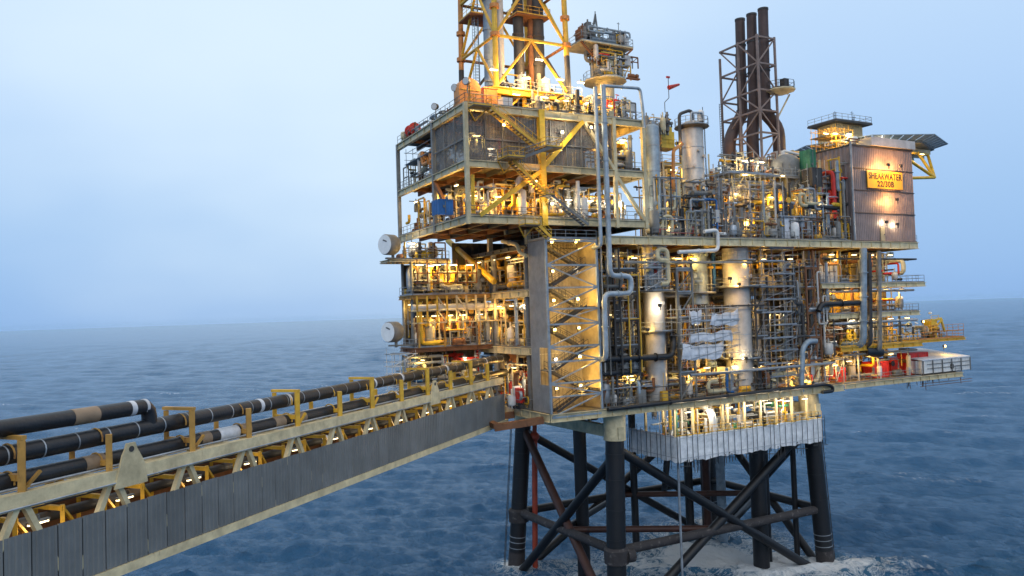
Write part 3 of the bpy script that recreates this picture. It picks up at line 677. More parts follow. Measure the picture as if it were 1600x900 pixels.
stair('stair flight climbing away from the yellow column to a landing', A[3] + V((0, -1.3, 0)), (A[2].x - 0.6, ys - 1.3, A[1].z - .1), mt=grey)
stair('stair flight crossing in front of the yellow column', A[4], A[5])
stair('longest stair flight, reaching the floor of the lit storey', A[6], A[7], mt=grey)
stair('short stair flight down to the roof of the grey stair tower', A[8], A[9])
def landing(label, c, lx, ly):
    T = thing('stair_landing', label, 'landing', c, 'stair landings outside the module'); c = V(c)
    p = MB(); p.box((c.x - lx / 2, c.y - ly / 2, c.z - .12), (c.x + lx / 2, c.y + ly / 2, c.z)); p.build('platform', grating, T)
    p = MB(); x0_, x1_, y0_, y1_ = c.x - lx / 2, c.x + lx / 2, c.y - ly / 2, c.y + ly / 2
    p.rail([(x0_, y1_, c.z), (x0_, y0_, c.z), (x1_, y0_, c.z), (x1_, y1_, c.z)], 1.1); p.build('handrail', yellow, T)
    p = MB(); p.bar((x0_, y1_, c.z - .1), (c.x, MY0, c.z - 1.3), .12); p.bar((x1_, y1_, c.z - .1), (c.x, MY0, c.z - 1.3), .12); p.build('bracket', yellow, T)
landing('landing against the yellow column at the upper storey', (A[1].x + 1.0, ys - .6, A[1].z - .1), 2.2, 2.6)
landing('landing where two stair flights meet below the dark wall', (A[3].x - .9, ys - .6, A[3].z), 2.2, 2.6)
landing('landing in the middle of the long grey stair', (A[5].x + .3, ys, A[5].z), 1.2, 1.4)
landing('landing above the grey stair tower', (A[8].x - .9, ys, A[8].z), 2.0, 1.5)
landing('landing at the head of the stairs on the module roof edge', (A[0].x - 1.0, ys, A[0].z), 2.2, 1.6)

# ------------------------------------------------------------------ enclosed stair tower
def make_tower():
    x0, x1, y0, y1, z0, z1 = -9.75, -2.35, -2.1, 2.2, 26.45, 47.4
    T = thing('stair_tower', 'tall grey clad stair tower with an open lattice front glowing from inside', 'stair tower', ((x0 + x1) / 2, 0, z0))
    levels = [F(865, q, y0).z for q in (376, 414, 449.5, 483, 507, 542.5, 566, 600, 621, 653)]
    p = MB(); p.corr((x0, y1), (x0, y0 + .2), 34.3, z1 - .1, .3, .05, .05); p.build('side_wall', towerclad, T, smooth=False)
    p = MB(); p.corr((x0, y1), (x0, y0 + .2), z0 + .05, 29.8, .3, .05, .05); p.corr((x0, y1), (x0, .1), 29.8, 34.3, .3, .05, .05); p.build('side_wall', towerclad, T, smooth=False)
    p = MB(); p.corr((x0 + .1, y1), (x1, y1), z0 + .05, z1, .5, .05, .05); p.build('back_wall', ochrewall, T, smooth=False)
    p = MB(); p.corr((x1, y0 + .2), (x1, y1), z0 + .05, z1, .3, .05, .05); p.build('far_wall', ochrewall, T, smooth=False)
    p = MB(); p.box((x0, y0, z1 - .05), (x1, y1, z1 + .1)); p.build('roof', towerclad, T)
    p = MB(); p.rail([(x0, y1, z1 + .1), (x0, y0, z1 + .1), (x1, y0, z1 + .1)], 1.0); p.build('handrail', galv, T)
    for x in (x0 + .08, x1 - .08): p = MB(); p.bar((x, y0, z0), (x, y0, z1), .26, .26); p.build('corner_post', latticeblue, T)
    for z in levels: p = MB(); p.bar((x0 + .2, y0, z), (x1 - .2, y0, z), .16, .2); p.build('lattice_bar', latticeblue, T)
    for i, (a, b) in enumerate(zip(levels[:-1], levels[1:])):
        p = MB()
        if i % 2 == 0: p.bar((x1 - .3, y0 + .02, a - .1), (x0 + .3, y0 + .02, b + .1), .15)
        else: p.bar((x0 + .3, y0 + .02, a - .1), (x1 - .3, y0 + .02, b + .1), .15)
        if i in (1, 3, 5, 7): p.bar((x1 - .3, y0 + .05, a - .1), ((x0 + x1) / 2, y0 + .05, (a + b) / 2), .12)
        p.build('lattice_brace', latticeblue, T)
    zz = z0; k = 0
    while zz < z1 - 2:                                     # stairs inside
        xa, xb = (x0 + 1.3, x1 - 1.3) if k % 2 == 0 else (x1 - 1.3, x0 + 1.3); yy = -.9 if k % 2 == 0 else .9
        p = MB(); a, b = V((xa, yy, zz + .05)), V((xb, yy, zz + 2.55))
        for q in (-.5, .5):
            o = V((0, q, 0)); p.bar(a + o, b + o, .06, .3); p.bar(a + o + V((0, 0, 1)), b + o + V((0, 0, 1)), .05); p.bar(a + o + V((0, 0, .5)), b + o + V((0, 0, .5)), .04)
            for i in range(6): u = a.lerp(b, i / 5) + o; p.bar(u, u + V((0, 0, 1)), .04)
        for i in range(10): u = a.lerp(b, (i + .5) / 10); p.bar(u - V((0, .48, 0)), u + V((0, .48, 0)), .28, .04)
        p.build('inner_stair', dark, T)
        p = MB(); xx = x1 - .7 if k % 2 == 0 else x0 + .7; p.box((xx - .55, -1.5, zz + 2.45), (xx + .55, 1.5, zz + 2.53)); p.build('inner_landing', grating, T)
        zz += 2.55; k += 1
    return levels
tl = make_tower()
lamps([(-7.7, -.1, z + 2.2) for z in np.arange(27, 46, 3.6)] + [(-4.2, -.1, z + 2.3) for z in np.arange(27, 46, 3.6)], 'round warm lamp inside the lattice fronted stair tower', 'lamps inside the stair tower', 170, 'flood', 0, WARM)

# ------------------------------------------------------------------ derrick
def make_derrick():
    s = 10.6; x0, y0, z0 = -13.0, 3.0, 66.7
    T = thing('drilling_derrick', 'tall yellow tubular drilling derrick rising out of the picture', 'derrick', (x0 + s / 2, y0 + s / 2, z0))
    def corner(i, z):
        f = (z - z0) * .012; ax = (x0 + f, x0 + s - f)[i in (1, 2)]; ay = (y0 + f, y0 + s - f)[i in (2, 3)]; return V((ax, ay, z))
    rings = [66.9, 73.4, 81.0, 88.0]
    for i in range(4):
        p = MB(); p.cone(corner(i, 72.0 if i != 0 else 66.2), corner(i, 88), .36, .34, 14); lg = p.build('leg', orange if i == 3 else yellow if i else brightyellow, T)
        if i: p = MB(); p.cone(corner(i, 63.2), corner(i, 72.0), .37, .37, 14); p.build('lower_leg', dark, T)
        for z in (73.2, 76.8): p = MB(); p.cone(corner(i, z), corner(i, z + .5), .62, .62, 14); p.build('collar', orange, lg)
    for k, z in enumerate(rings):
        for i in range(4):
            j = (i + 1) % 4; a, b = corner(i, z), corner(j, z)
            if k: p = MB(); p.cone(a, b, .2, .2, 10); p.build('ring_beam', yellow if i in (0, 3) else rusty, T)
            if k < 3:
                u = (corner(i, rings[k + 1]) + corner(j, rings[k + 1])) / 2; lo = z
                for q in (i, j): p = MB(); p.cone(u, corner(q, lo), .19, .19, 10); p.build('brace', (yellow if i in (0, 3) else dark) if k == 0 else yellow, T)
    # inner platforms
    for z, xa, xb, ya, yb in ((78.2, x0 - .6, x0 + 4.2, y0 + 5.5, y0 + 9.5), (78.6, x0 + 5.5, x0 + s, y0 + 4, y0 + 8)):
        p = MB(); p.box((xa, ya, z - .15), (xb, yb, z)); f = p.build('platform', rusty, T)
        p = MB(); p.rail([(xa, yb, z), (xa, ya, z), (xb, ya, z), (xb, yb, z)], 1.1); p.build('handrail', yellow, f)
make_derrick()
def inside_derrick():
    for px, r, mt, lb in ((812, .72, dark, 'dark drilling cylinder standing left of centre inside the derrick'), (841, .95, dark, 'widest dark drilling cylinder inside the derrick'), (783, .5, lagging, 'pale lagged standpipe inside the derrick'), (831, .42, rusty, 'red brown pipe between the dark cylinders inside the derrick'), (764, .6, bluegrey, 'grey blue cylinder behind the nearest derrick leg')):
        b = F(px, 130, 8.5); p = MB(); p.cone((b.x, 8.5, 66.6), (b.x + .15, 8.5, 88), r, r, 16)
        for z in range(68, 88, 4): p.cone((b.x, 8.5, z), (b.x, 8.5, z + .25), r * 1.12, r * 1.12, 16)
        solo(p, 'derrick_cylinder', mt, lb, 'cylinder', 'cylinders standing inside the derrick')
    b = F(746, 100, 9.5); p = MB(); p.ladder((b.x, 9.5, 66.5), (b.x, 9.5, 86), (1, 0, 0), .6, .05); p.ladder((b.x, 9.9, 66.5), (b.x, 9.9, 86), (1, 0, 0), .8, .04)
    solo(p, 'access_ladder', bluegrey, 'caged grey ladder climbing inside the derrick', 'ladder')
inside_derrick()
# drill floor
deck('raised drill floor with yellow edge under the derrick', -14.2, -1.0, 1.8, 15, 65.6, 66.5, rails=[[(-11, 1.9, 66.5), (-1.1, 1.9, 66.5)]], nx=6, gm=yellow, cols=[], name='drill_floor')
p = MB()
for x in (-13, -9.4, -5.5, -1.8):
    p.bar((x, 2.4, 63.1), (x, 2.4, 65.6), .4); p.bar((x, 13, 63.1), (x, 13, 65.6), .4)
    p.bar((x + .2, 2.4, 63.2), (x + 2.9, 2.4, 65.5), .22)
p.bar((-13, 2.4, 64.3), (-1.8, 2.4, 64.3), .2); solo(p, 'substructure', yellow, 'yellow braced frame holding up the drill floor', 'support frame')
# orange winch cover
def winch():
    a, b = F(717, 166, .5), F(752, 166, .5); r = (b.x - a.x) / 2; c = V(((a.x + b.x) / 2, .5, 0)); zt = F(735, 122, .5).z
    T = thing('winch_cover', 'orange winch housing with a rounded top on the module roof', 'winch housing', (c.x, 1.2, 63.1))
    pr = [(c.x - r, 63.1), (c.x + r, 63.1), (c.x + r, zt - r)] + [(c.x + r * cos(q), zt - r + r * sin(q)) for q in np.linspace(.2, pi - .2, 12)] + [(c.x - r, zt - r)]
    p = MB(); n_ = len(pr); p.v = [(x, .4, z) for x, z in pr] + [(x, 1.9, z) for x, z in pr]
    p.f = [tuple(range(n_)), tuple(range(2 * n_ - 1, n_ - 1, -1))] + [(i, i + n_, (i + 1) % n_ + n_, (i + 1) % n_)[::-1] for i in range(n_)]
    p.build('housing', orange, T); p = MB(); p.bar((c.x, .37, 63.3), (c.x, .37, zt - r * .4), .12, .05); p.bar((c.x - r * .8, .37, zt - r), (c.x + r * .8, .37, zt - r), .05, .1); p.build('stiffener', yellow, T)
winch()
p = MB(); a, b = F(757, 165, .9), F(777, 140, .9); p.box((a.x, .9, 63.1), (b.x, 3, b.z)); p.box((a.x - .1, .8, b.z), (b.x + .1, 3.1, b.z + .15)); p.bar((a.x + .3, .85, 63.3), (a.x + .3, .85, b.z), .1); solo(p, 'control_cabin', orange, 'salmon coloured square housing beside the winch cover', 'housing')

# ------------------------------------------------------------------ mast with two round platforms beside the derrick
def round_platform(T, c, r, z, mt, rm, n=12, ring=True):
    p = MB(); p.lathe((c[0], c[1], z - .35), [(r, .2), (r, .35)], n); f = p.build('platform', mt, T)
    pts = [(c[0] + r * .97 * cos(2 * pi * i / n), c[1] + r * .97 * sin(2 * pi * i / n), z) for i in range(n + 1)]
    p = MB(); p.rail(pts, 1.15, sp=1.2); p.build('handrail', rm, f); return f
def mast():
    y = 8.0; a = F(945, 128, y); zb = 63.1; x = a.x; r = (F(962, 100, y).x - F(928, 100, y).x) / 2
    T = thing('crane_pedestal', 'cylindrical crane pedestal tower with two railed platforms beside the derrick', 'crane pedestal', (x, y, zb))
    z1, z2 = F(945, 128, y).z, F(934, 76, y).z
    p = MB(); p.lathe((x, y, zb), [(r * .7, 0), (r * .7, z1 - zb - .4), (r, z1 - zb), (r, z2 - zb - 1.8), (r * .8, z2 - zb - 1.2), (r * .8, z2 - zb)], 18); p.build('pedestal', cream, T)
    p = MB(); p.ladder((x - r * .5, y - r - .1, z1), (x - r * .5, y - r - .1, z2)); p.build('ladder', dark, T)
    p = MB()
    for i in range(10):
        q = 2 * pi * i / 10; p.bar((x + cos(q) * r * 1.02, y + sin(q) * r * 1.02, z1), (x + cos(q) * r * 1.02, y + sin(q) * r * 1.02, z2 - 1.6), .12)
    p.build('stiffener', grey, T)
    round_platform(T, (x, y), 3.1, z1, cream, galv); 
    xx = F(934, 76, y).x; xa, xb = F(895, 80, y).x, F(974, 80, y).x
    p = MB(); p.box((xa, y - 2.4, z2 - .18), (xb, y + 2.4, z2)); f = p.build('platform', cream, T)
    p = MB(); p.rail([(xa, y - 2.3, z2), (xb, y - 2.3, z2), (xb, y + 2.3, z2), (xa, y + 2.3, z2), (xa, y - 2.3, z2)], 1.1); p.build('handrail', galv, f)
    p = MB(); p.bar((xa, y - 2.2, z2 - .2), (x - .6, y - 1, z2 - 3.4), .25); p.bar((xb, y - 2.2, z2 - .2), (x + .6, y - 1, z2 - 3), .25); p.build('strut', rusty, T)
    q = F(930, 22, y); p = MB()
    for sx in (-.9, .9): p.bar((xx - .5 + sx, y, z2), (q.x, y, q.z), .16)
    for f_ in (.25, .5, .72): p.bar((xx - .5 - .9 + .9 * f_, y, z2 + (q.z - z2) * f_), (xx - .5 + .9 - .9 * f_, y, z2 + (q.z - z2) * f_), .1)
    p.bar((xx - .5, y, z2), (q.x, y, q.z + .4), .1); p.build('aframe', grey, T)
    q = F(966, 35, y); p = MB(); p.cone((q.x, y, z2), (q.x, y, q.z), .06, .04, 6); p.bar((q.x - .25, y, q.z - .2), (q.x + .25, y, q.z - .2), .05); p.build('aerial', dark, T)
    for i, (px, w_, h, mt) in enumerate(((905, 1.6, 1.9, rusty), (913, 1.2, 2.6, grey), (952, 1.4, 1.5, galv), (968, 1.0, 1.7, white))):
        q = F(px, 70, y); p = MB(); p.box((q.x - w_ / 2, y - 1.6, z2), (q.x + w_ / 2, y - .3, z2 + h)); p.box((q.x - w_ / 3, y - 1.5, z2 + h), (q.x + w_ / 4, y - .6, z2 + h + .4)); p.cone((q.x, y - 1, z2 + h), (q.x, y - 1, z2 + h + .9), .12); p.build('machinery', mt, T)
    return x, y, z1, z2
mst = mast()

# ------------------------------------------------------------------ exhaust stacks
def exhausts():
    spec = (((1192, 13.5), 8.0, 'exhaust stack tallest in the photo, bending into a white drum at its foot', (1217, 215)), ((1174, 22), 10.6, 'straight middle one of the three brown exhaust stacks', (1176, 225)), ((1156, 30), 13.2, 'exhaust stack standing furthest from the helideck, its foot bent outward', (1140, 232)))
    for (px, py), y, lb, (bx, by) in spec:
        t = F(px, py, y); base = F(bx, by, y); kn = F(px + 4, 172, y)
        T = thing('exhaust_stack', lb, 'exhaust stack', (base.x, y, base.z), 'three exhaust stacks')
        p = MB(); p.cone(t, kn, .80, .84, 20); o = p.build('upper_pipe', stackmat, T)
        p = MB(); p.lathe((t.x, y, t.z), [(.82, -.35), (.86, -.3), (.86, 0), (.74, .02), (.70, -.2)], 20); p.build('rim', dark, o)
        p = MB(); p.path([kn, kn - V((0, 0, .6)), V((base.x, y, base.z + 1.6)), V((base.x, y, 58.5))], 1.0, 18, bend=1.6); p.build('lower_duct', stackmat, T)
        p = MB()
        for f_ in (.3, .62): q = V(t).lerp(kn, f_); p.cone(q, q + V((0, 0, .18)), .92, .92, 20)
        p.build('clamp', dark, T)
    b = F(1217, 226, 8); p = MB(); p.lathe((b.x, 8, 57), [(1.35, 0), (1.35, 6.0), (1.25, 6.3)], 24); solo(p, 'silencer_drum', lagging, 'white drum under the foot of the tallest exhaust stack', 'drum')
    T = thing('lattice_tower', 'cream lattice frame bracing the three exhaust stacks', 'lattice frame', (38, 10, 58))
    ya, yb = 6.4, 14.8; zt = F(1187, 54, ya).z; xl = F(1187, 160, ya).x; xr = F(1214, 160, ya).x
    cols = {'n': (xl, ya), 'f': (xl, yb), 'm': (xl, (ya + yb) / 2), 'r': (xr, ya), 'k': (xr, yb)}
    for k, (x, y) in cols.items():
        p = MB(); p.bar((x, y, 56.5), (x, y, zt - (1.4 if k == 'f' else 0)), .30); p.build('column', framecoat, T)
    lv = [zt - .3, F(1187, 98, ya).z, F(1187, 139, ya).z, F(1187, 171, ya).z, F(1187, 206, ya).z, F(1187, 250, ya).z]
    for z in lv:
        for a, b in (('n', 'f'), ('n', 'r'), ('f', 'k'), ('r', 'k')):
            p = MB(); p.bar((*cols[a], z), (*cols[b], z), .26); p.build('cross_bar', framecoat, T)
    for i, (a, b) in enumerate(zip(lv[:-1], lv[1:])):
        for u, v_ in (('n', 'm'), ('m', 'f'), ('n', 'r')):
            p = MB(); q, r_ = (u, v_) if i % 2 else (v_, u); p.bar((*cols[q], a), (*cols[r_], b), .18); p.build('brace', framecoat, T)
    z = F(1218, 140, 6).z; q = F(1203, 140, 6).x; q2 = F(1233, 140, 6).x
    p = MB(); p.lathe(((q + q2) / 2 + .4, 6.2, z - .7), [(.8, 0), (2.3, .5), (2.3, .7)], 10); f = p.build('platform', cream, T)
    cx = (q + q2) / 2 + .4; p = MB(); p.rail([(cx + 2.2 * cos(2 * pi * i / 10), 6.2 + 2.2 * sin(2 * pi * i / 10), z) for i in range(11)], 1.2); p.build('handrail', dark, f)
    p = MB(); p.box((cx - .1, 5.2, z), (cx + .9, 6.2, z + 1.7)); p.build('cabinet', dark, f)
    p = MB(); p.bar((xr, ya, z - .4), (cx + 1.7, 6.2, z - .4), .2); p.bar((xr, ya, z - 4.5), (cx + 2.0, 6.2, z - .5), .2); p.build('bracket', cream, T)
    p = MB(); p.ladder((xl - .5, yb - .3, 58), (xl - .5, yb - .3, zt - 9), (0, 1, 0), .7, .05); p.build('ladder', dark, T)
exhausts()

# ------------------------------------------------------------------ accommodation block with the sign
def block():
    x0 = F(1332, 300, -2).x; x1 = F(1427, 300, -2).x; z0, z1 = 47.95, F(1380, 233, -2).z
    T = thing('accommodation_block', 'tall brown grey ribbed block bearing the yellow name sign', 'building', ((x0 + x1) / 2, 3, z0))
    seams = [z0, F(1380, 334, -2).z, F(1380, 299.5, -2).z, F(1380, 266, -2).z, z1]
    for a, b in zip(seams[:-1], seams[1:]):
        p = MB(); p.corr((x0, -2), (x1, -2), a + .06, b, .42, .06, .1); p.build('wall', brownclad, T, smooth=False)
    p = MB()
    for z in seams[1:-1]: p.box((x0 - .05, -2.16, z - .06), (x1 + .05, -2.0, z + .06))
    p.build('seam_strip', dark, T)
    p = MB(); p.corr((x0, 10), (x0, -1.9), z0, z1, .8, .14, .1); p.build('wall', brownclad, T, smooth=False)
    p = MB(); p.corr((x1, -1.9), (x1, 10), z0, z1, .42, .06, .1); p.build('wall', brownclad, T, smooth=False)
    p = MB(); p.box((x0 - .1, -2.2, z1), (x1 + .1, 10, z1 + .25)); p.build('roof', dark, T)
    p = MB(); a = F(1376, 371, -2.1); p.box((a.x, -2.16, 48), (a.x + 1.0, -2.09, 50.1)); d = p.build('door', creamwall, T)
    p = MB(); p.box((a.x + .8, -2.22, 48.9), (a.x + .9, -2.16, 49.1)); p.build('handle', dark, d)
    p = MB(); p.cone((x0 - .25, -2.25, z0), (x0 - .25, -2.25, z1 + .6), .16, .16, 8); p.build('downpipe', galv, T)
    # name sign
    a, b = F(1354, 267.5, -2.3), F(1410, 296, -2.3)
    G = thing('name_sign', 'yellow board lettered in black on the brown grey block', 'sign', ((a.x + b.x) / 2, -2.3, (a.z + b.z) / 2))
    zt = (a.z + F(1410, 268.5, -2.3).z) / 2; zb_ = (b.z + F(1354, 294, -2.3).z) / 2
    p = MB(); p.box((a.x, -2.42, zb_), (b.x, -2.28, zt)); p.build('board', signyel, G)
    p = MB(); p.box((a.x - .06, -2.40, zb_ - .06), (b.x + .06, -2.25, zb_ - .003)); p.box((a.x - .06, -2.40, zt + .003), (b.x + .06, -2.25, zt + .06)); p.build('frame', dark, G)
    for txt, zc, sz in (('SHEARWATER', zb_ + (zt - zb_) * .53, 1.42), ('22/30B', zb_ + (zt - zb_) * .10, 1.30)):
        c = bpy.data.curves.new('lettering', 'FONT'); c.body = txt; c.size = sz; c.align_x = 'CENTER'; c.extrude = .02; c.offset = .022; c.space_character = 1.08
        tmp = bpy.data.objects.new('t', c); COL.objects.link(tmp); bpy.context.view_layer.update()
        me = bpy.data.meshes.new_from_object(tmp.evaluated_get(bpy.context.evaluated_depsgraph_get())); COL.objects.unlink(tmp); bpy.data.objects.remove(tmp)
        o = bpy.data.objects.new('lettering', me); COL.objects.link(o); me.materials.clear(); me.materials.append(signblk); o.parent = G
        wd_ = max(v.co.x for v in me.vertices) - min(v.co.x for v in me.vertices); k = min(1.0, (b.x - a.x) * .93 / wd_)
        o.scale = (k, 1, 1); o.rotation_euler = (pi / 2, 0, 0); o.location = (0, -2.44 + 2.3, zc - (a.z + b.z) / 2)
    lamps([((a.x + b.x) / 2 - 1.2, -3.9, zt + .7), ((a.x + b.x) / 2 + 1.8, -3.9, zt + .7)], 'flood lamp washing the wall above the name sign', 'lamps on the sign wall', 520, 'flood', pi, (1, .48, .14))
    lamps([((a.x + b.x) / 2 + .5, -3.9, zb_ - 1.9)], 'flood lamp washing the wall below the name sign', 'lamps on the sign wall', 380, 'flood', pi, (1, .48, .14))
    return x0, x1, z1
bx0, bx1, bz1 = block()
def helideck():
    c = V((66.4, 12.6, 65.6)); R = 12.0
    T = thing('helideck', 'octagonal helicopter deck with dark sloping safety nets at the sign end', 'helideck', c)
    p = MB(); p.lathe((c.x, c.y, c.z - .5), [(R * .97, 0), (R, .1), (R, .5)], 8); p.build('deck_plate', grey, T, smooth=False)
    p = MB(); n_ = 8
    for i in range(n_):
        a, b = 2 * pi * i / n_, 2 * pi * (i + 1) / n_; P = lambda r, q, z: (c.x + r * cos(q), c.y + r * sin(q), c.z + z)
        i0, i1, o0, o1 = V(P(R + .05, a, -.1)), V(P(R + .05, b, -.1)), V(P(R + 2.2, a, .5)), V(P(R + 2.2, b, .5)); dn = V((0, 0, -.06))
        for k in range(6):
            q = [i0.lerp(i1, (k + .10) / 6), i0.lerp(i1, (k + .90) / 6), o0.lerp(o1, (k + .90) / 6), o0.lerp(o1, (k + .10) / 6)]
            p.add(q + [u + dn for u in q], [(0, 1, 2, 3), (7, 6, 5, 4), (3, 2, 6, 7), (0, 4, 5, 1), (1, 5, 6, 2), (0, 3, 7, 4)])
    p.build('safety_net', helinet, T)
    p = MB()
    for i in range(n_):
        a, b = 2 * pi * i / n_, 2 * pi * (i + 1) / n_
        for k in range(6):
            q0 = V((c.x + R * cos(a), c.y + R * sin(a), c.z - .08)).lerp(V((c.x + R * cos(b), c.y + R * sin(b), c.z - .08)), k / 6); q1 = V((c.x + (R + 2.2) * cos(a), c.y + (R + 2.2) * sin(a), c.z + .54)).lerp(V((c.x + (R + 2.2) * cos(b), c.y + (R + 2.2) * sin(b), c.z + .54)), k / 6); p.bar(q0, q1, .09)
        p.bar((c.x + (R + 2.2) * cos(a), c.y + (R + 2.2) * sin(a), c.z + .54), (c.x + (R + 2.2) * cos(b), c.y + (R + 2.2) * sin(b), c.z + .54), .12)
    p.build('net_frame', bluegrey, T)
    p = MB()
    for i in range(-3, 4): y = c.y + i * 2.9; h = sqrt(max(1, R * R * .85 - (i * 2.9) ** 2)); p.bar((c.x - h, y, c.z - .95), (c.x + h, y, c.z - .95), .25, .8)
    p.build('under_beam', cream, T)
    for y in (1.0, 8.0, 16.0):
        p = MB(); tip = V((72.8, y + 3, 64.2)); knee = V((69.8, y, 59.5)); w0 = V((bx1 + .1, y, 63.5)); w1 = V((bx1 + .1, y, 58.8))
        for a, b in ((w1, knee), (knee, tip), (w0, knee), (knee, (68.5, y + 2, 64.2)), (w0, tip)): p.cone(a, b, .26, .26, 10)
        p.build('support_truss', brightyellow, T)
    a, b = F(1362, 226, -2.6), F(1424, 232, -2.6)
    p = MB(); p.box((a.x, -2.6, bz1 + .3), (b.x + 1, 1.2, bz1 + 1.6)); p.build('fascia', lagging, T)
helideck()
def lookout():
    y = 9.0; a, b = F(1308, 225, y), F(1347, 197, y)
    T = thing('control_tower', 'small square cream room with a railed flat roof and aerials above the sign block', 'control room', ((a.x + b.x) / 2, y, a.z))
    p = MB(); p.corr((a.x, y), (b.x, y), 61, b.z, .5, .06, .08); p.corr((a.x, y + 4), (a.x, y), 61, b.z, .5, .06, .08); p.corr((b.x, y), (b.x, y + 4), 61, b.z, .5, .06, .08); p.build('wall', creamwall, T, smooth=False)
    p = MB(); p.box((a.x - 1.4, y - 1.2, b.z), (b.x + 1.2, y + 5, b.z + .3)); p.build('roof', dark, T)
    p = MB(); p.rail([(a.x - 1.3, y + 4.9, b.z + .3), (a.x - 1.3, y - 1.1, b.z + .3), (b.x + 1.1, y - 1.1, b.z + .3), (b.x + 1.1, y + 4.9, b.z + .3)], 1.1); p.build('handrail', grey, T)
    p = MB()
    for i, x in enumerate(np.linspace(a.x - .5, b.x + .6, 6)): p.cone((x, y + (i % 3), b.z + .3), (x, y + (i % 3), b.z + 1.6 + (i % 2) * .8), .07, .04, 6); p.bar((x - .4, y + (i % 3), b.z + 1.3 + (i % 2) * .8), (x + .4, y + (i % 3), b.z + 1.3 + (i % 2) * .8), .06)
    p.build('aerial', dark, T)
lookout()

# ------------------------------------------------------------------ process columns and vessels
def column(label, px, y, py0, py1, r, mt, name='process_column', z0=None, z1=None, plats=(), rings=(), top=True, group='tall process columns', lad=True, pm=None):
    x = F(px, (py0 + py1) / 2, y).x; z0 = F(px, py1, y).z if z0 is None else z0; z1 = F(px, py0, y).z if z1 is None else z1
    T = thing(name, label, 'process column', (x, y, z0), group); h = z1 - z0
    pr = [(r, 0), (r, h - r * .5), (r * .86, h - r * .2), (r * .5, h), (r * .2, h + .05)] if top else [(r, 0), (r, h)]
    p = MB(); p.lathe((x, y, z0), pr, 28); p.build('shell', mt, T)
    for z in rings: p = MB(); p.lathe((x, y, z), [(r * 1.03, 0), (r * 1.03, .1)], 28); p.build('ring', galv, T)
    for z, pr_ in plats:
        f = round_platform(T, (x, y), r + pr_, z, grating, galv, 14)
    if lad: p = MB(); p.ladder((x + r * .75, y - r * .85, z0), (x + r * .75, y - r * .85, z1 - .5), (.8, .6, 0), .55, .04); p.build('ladder', dark, T)
    rg = random.Random(int(px))
    for i in range(4):
        p = MB(); a = rg.uniform(-2.6, -.6); z = z0 + h * rg.uniform(.1, .9); d = V((cos(a), sin(a), 0)); q = V((x, y, z)) + d * r * .9
        p.cone(q, q + d * .55, .16, .16, 8); p.flange(q + d * .55, d, .26, .06); p.build('nozzle', mt, T)
    return x, z0, z1
cw = column('white process column standing tall on the upper deck, orange lit on one flank', 1084, 4, 190, 372, 1.58, lagging, z0=47.95, rings=(51, 54.5, 58.4, 61.5), plats=())
p = None
def coltop():
    x, z1 = cw[0], cw[2]; T = thing('column_head_platform', 'railed platform with black pipework crowning the white process column', 'platform', (x, 4, z1))
    p = MB(); p.lathe((x, 4, z1 - 1.2), [(1.7, 0), (2.5, .25), (2.5, .35)], 14); p.build('floor', grating, T)
    p = MB(); p.rail([(x + 2.4 * cos(2 * pi * i / 12), 4 + 2.4 * sin(2 * pi * i / 12), z1 - .85) for i in range(13)], 1.2); p.build('handrail', galv, T)
    p = MB(); p.path([(x - 2.9, 3.2, 48.2), (x - 2.9, 3.2, z1 + .6), (x - 1, 3.2, z1 + 1.3), (x + .2, 4, z1 + 1.3), (x + .2, 4, z1)], .24, 10); p.build('pipe', dark, T)
    p = MB(); p.path([(x - 1.6, 2.2, z1 - .6), (x - 1.6, 2.2, z1 + .7), (x + .6, 2.4, z1 + .9), (x + .8, 2.4, z1 - .3)], .16, 10); p.build('pipe', galv, T)
    p = MB(); p.lathe((x + .9, 3.0, z1 - .2), [(.5, 0), (.55, .3), (.5, 1.4), (.2, 1.7)], 12); p.build('relief_valve', white, T)
    p = MB(); p.cone((x + 2.2, 4, z1 - .8), (x + 2.2, 4, z1 + 2.3), .07, .05, 6); p.build('aerial', dark, T)
coltop()
cg = column('plain grey process column at the end of the drilling module', 1021, 1.0, 195, 372, 1.02, bluegrey, z0=47.95, rings=(52, 57, 60.5))
column('cream column under the upper deck in front of the stair tower side', 1022, .6, 385, 562, 1.35, lagging, z1=46.8, z0=26.5, top=False, plats=((40.9, 1.4), (35.6, 1.0)), rings=(44,))
column('lower grey column under the pale girder, behind the railed walk', 1089, 4.0, 385, 460, 1.45, bluegrey, z1=46.8, z0=39.0, top=False, plats=((40.6, 1.2),), rings=(43.5,))
column('brightest cream column under the upper deck, lit from its foot', 1152, 1.0, 385, 566, 1.85, lagging, z1=46.8, z0=26.5, top=False, plats=((45.0, 1.1), (41.3, 1.3), (31.2, 1.2)), rings=(38.0, 34.5))
column('short broad orange lit vessel on the upper deck', 1148, 3.5, 325, 372, 2.1, lagging, z0=47.95, rings=(50.0,), plats=((52.6, 1.0),), name='squat_vessel', lad=False)
column('slim pale column standing behind the tarpaulins', 1180, 4, 470, 560, .8, lagging, z0=26.5, z1=39.5, rings=(30, 34))
column('glowing cream cone topped column on the lower deck near the red units', 1263, -.2, 540, 605, .95, lagging, z0=26.45, z1=33.0, lad=False, rings=(28,))
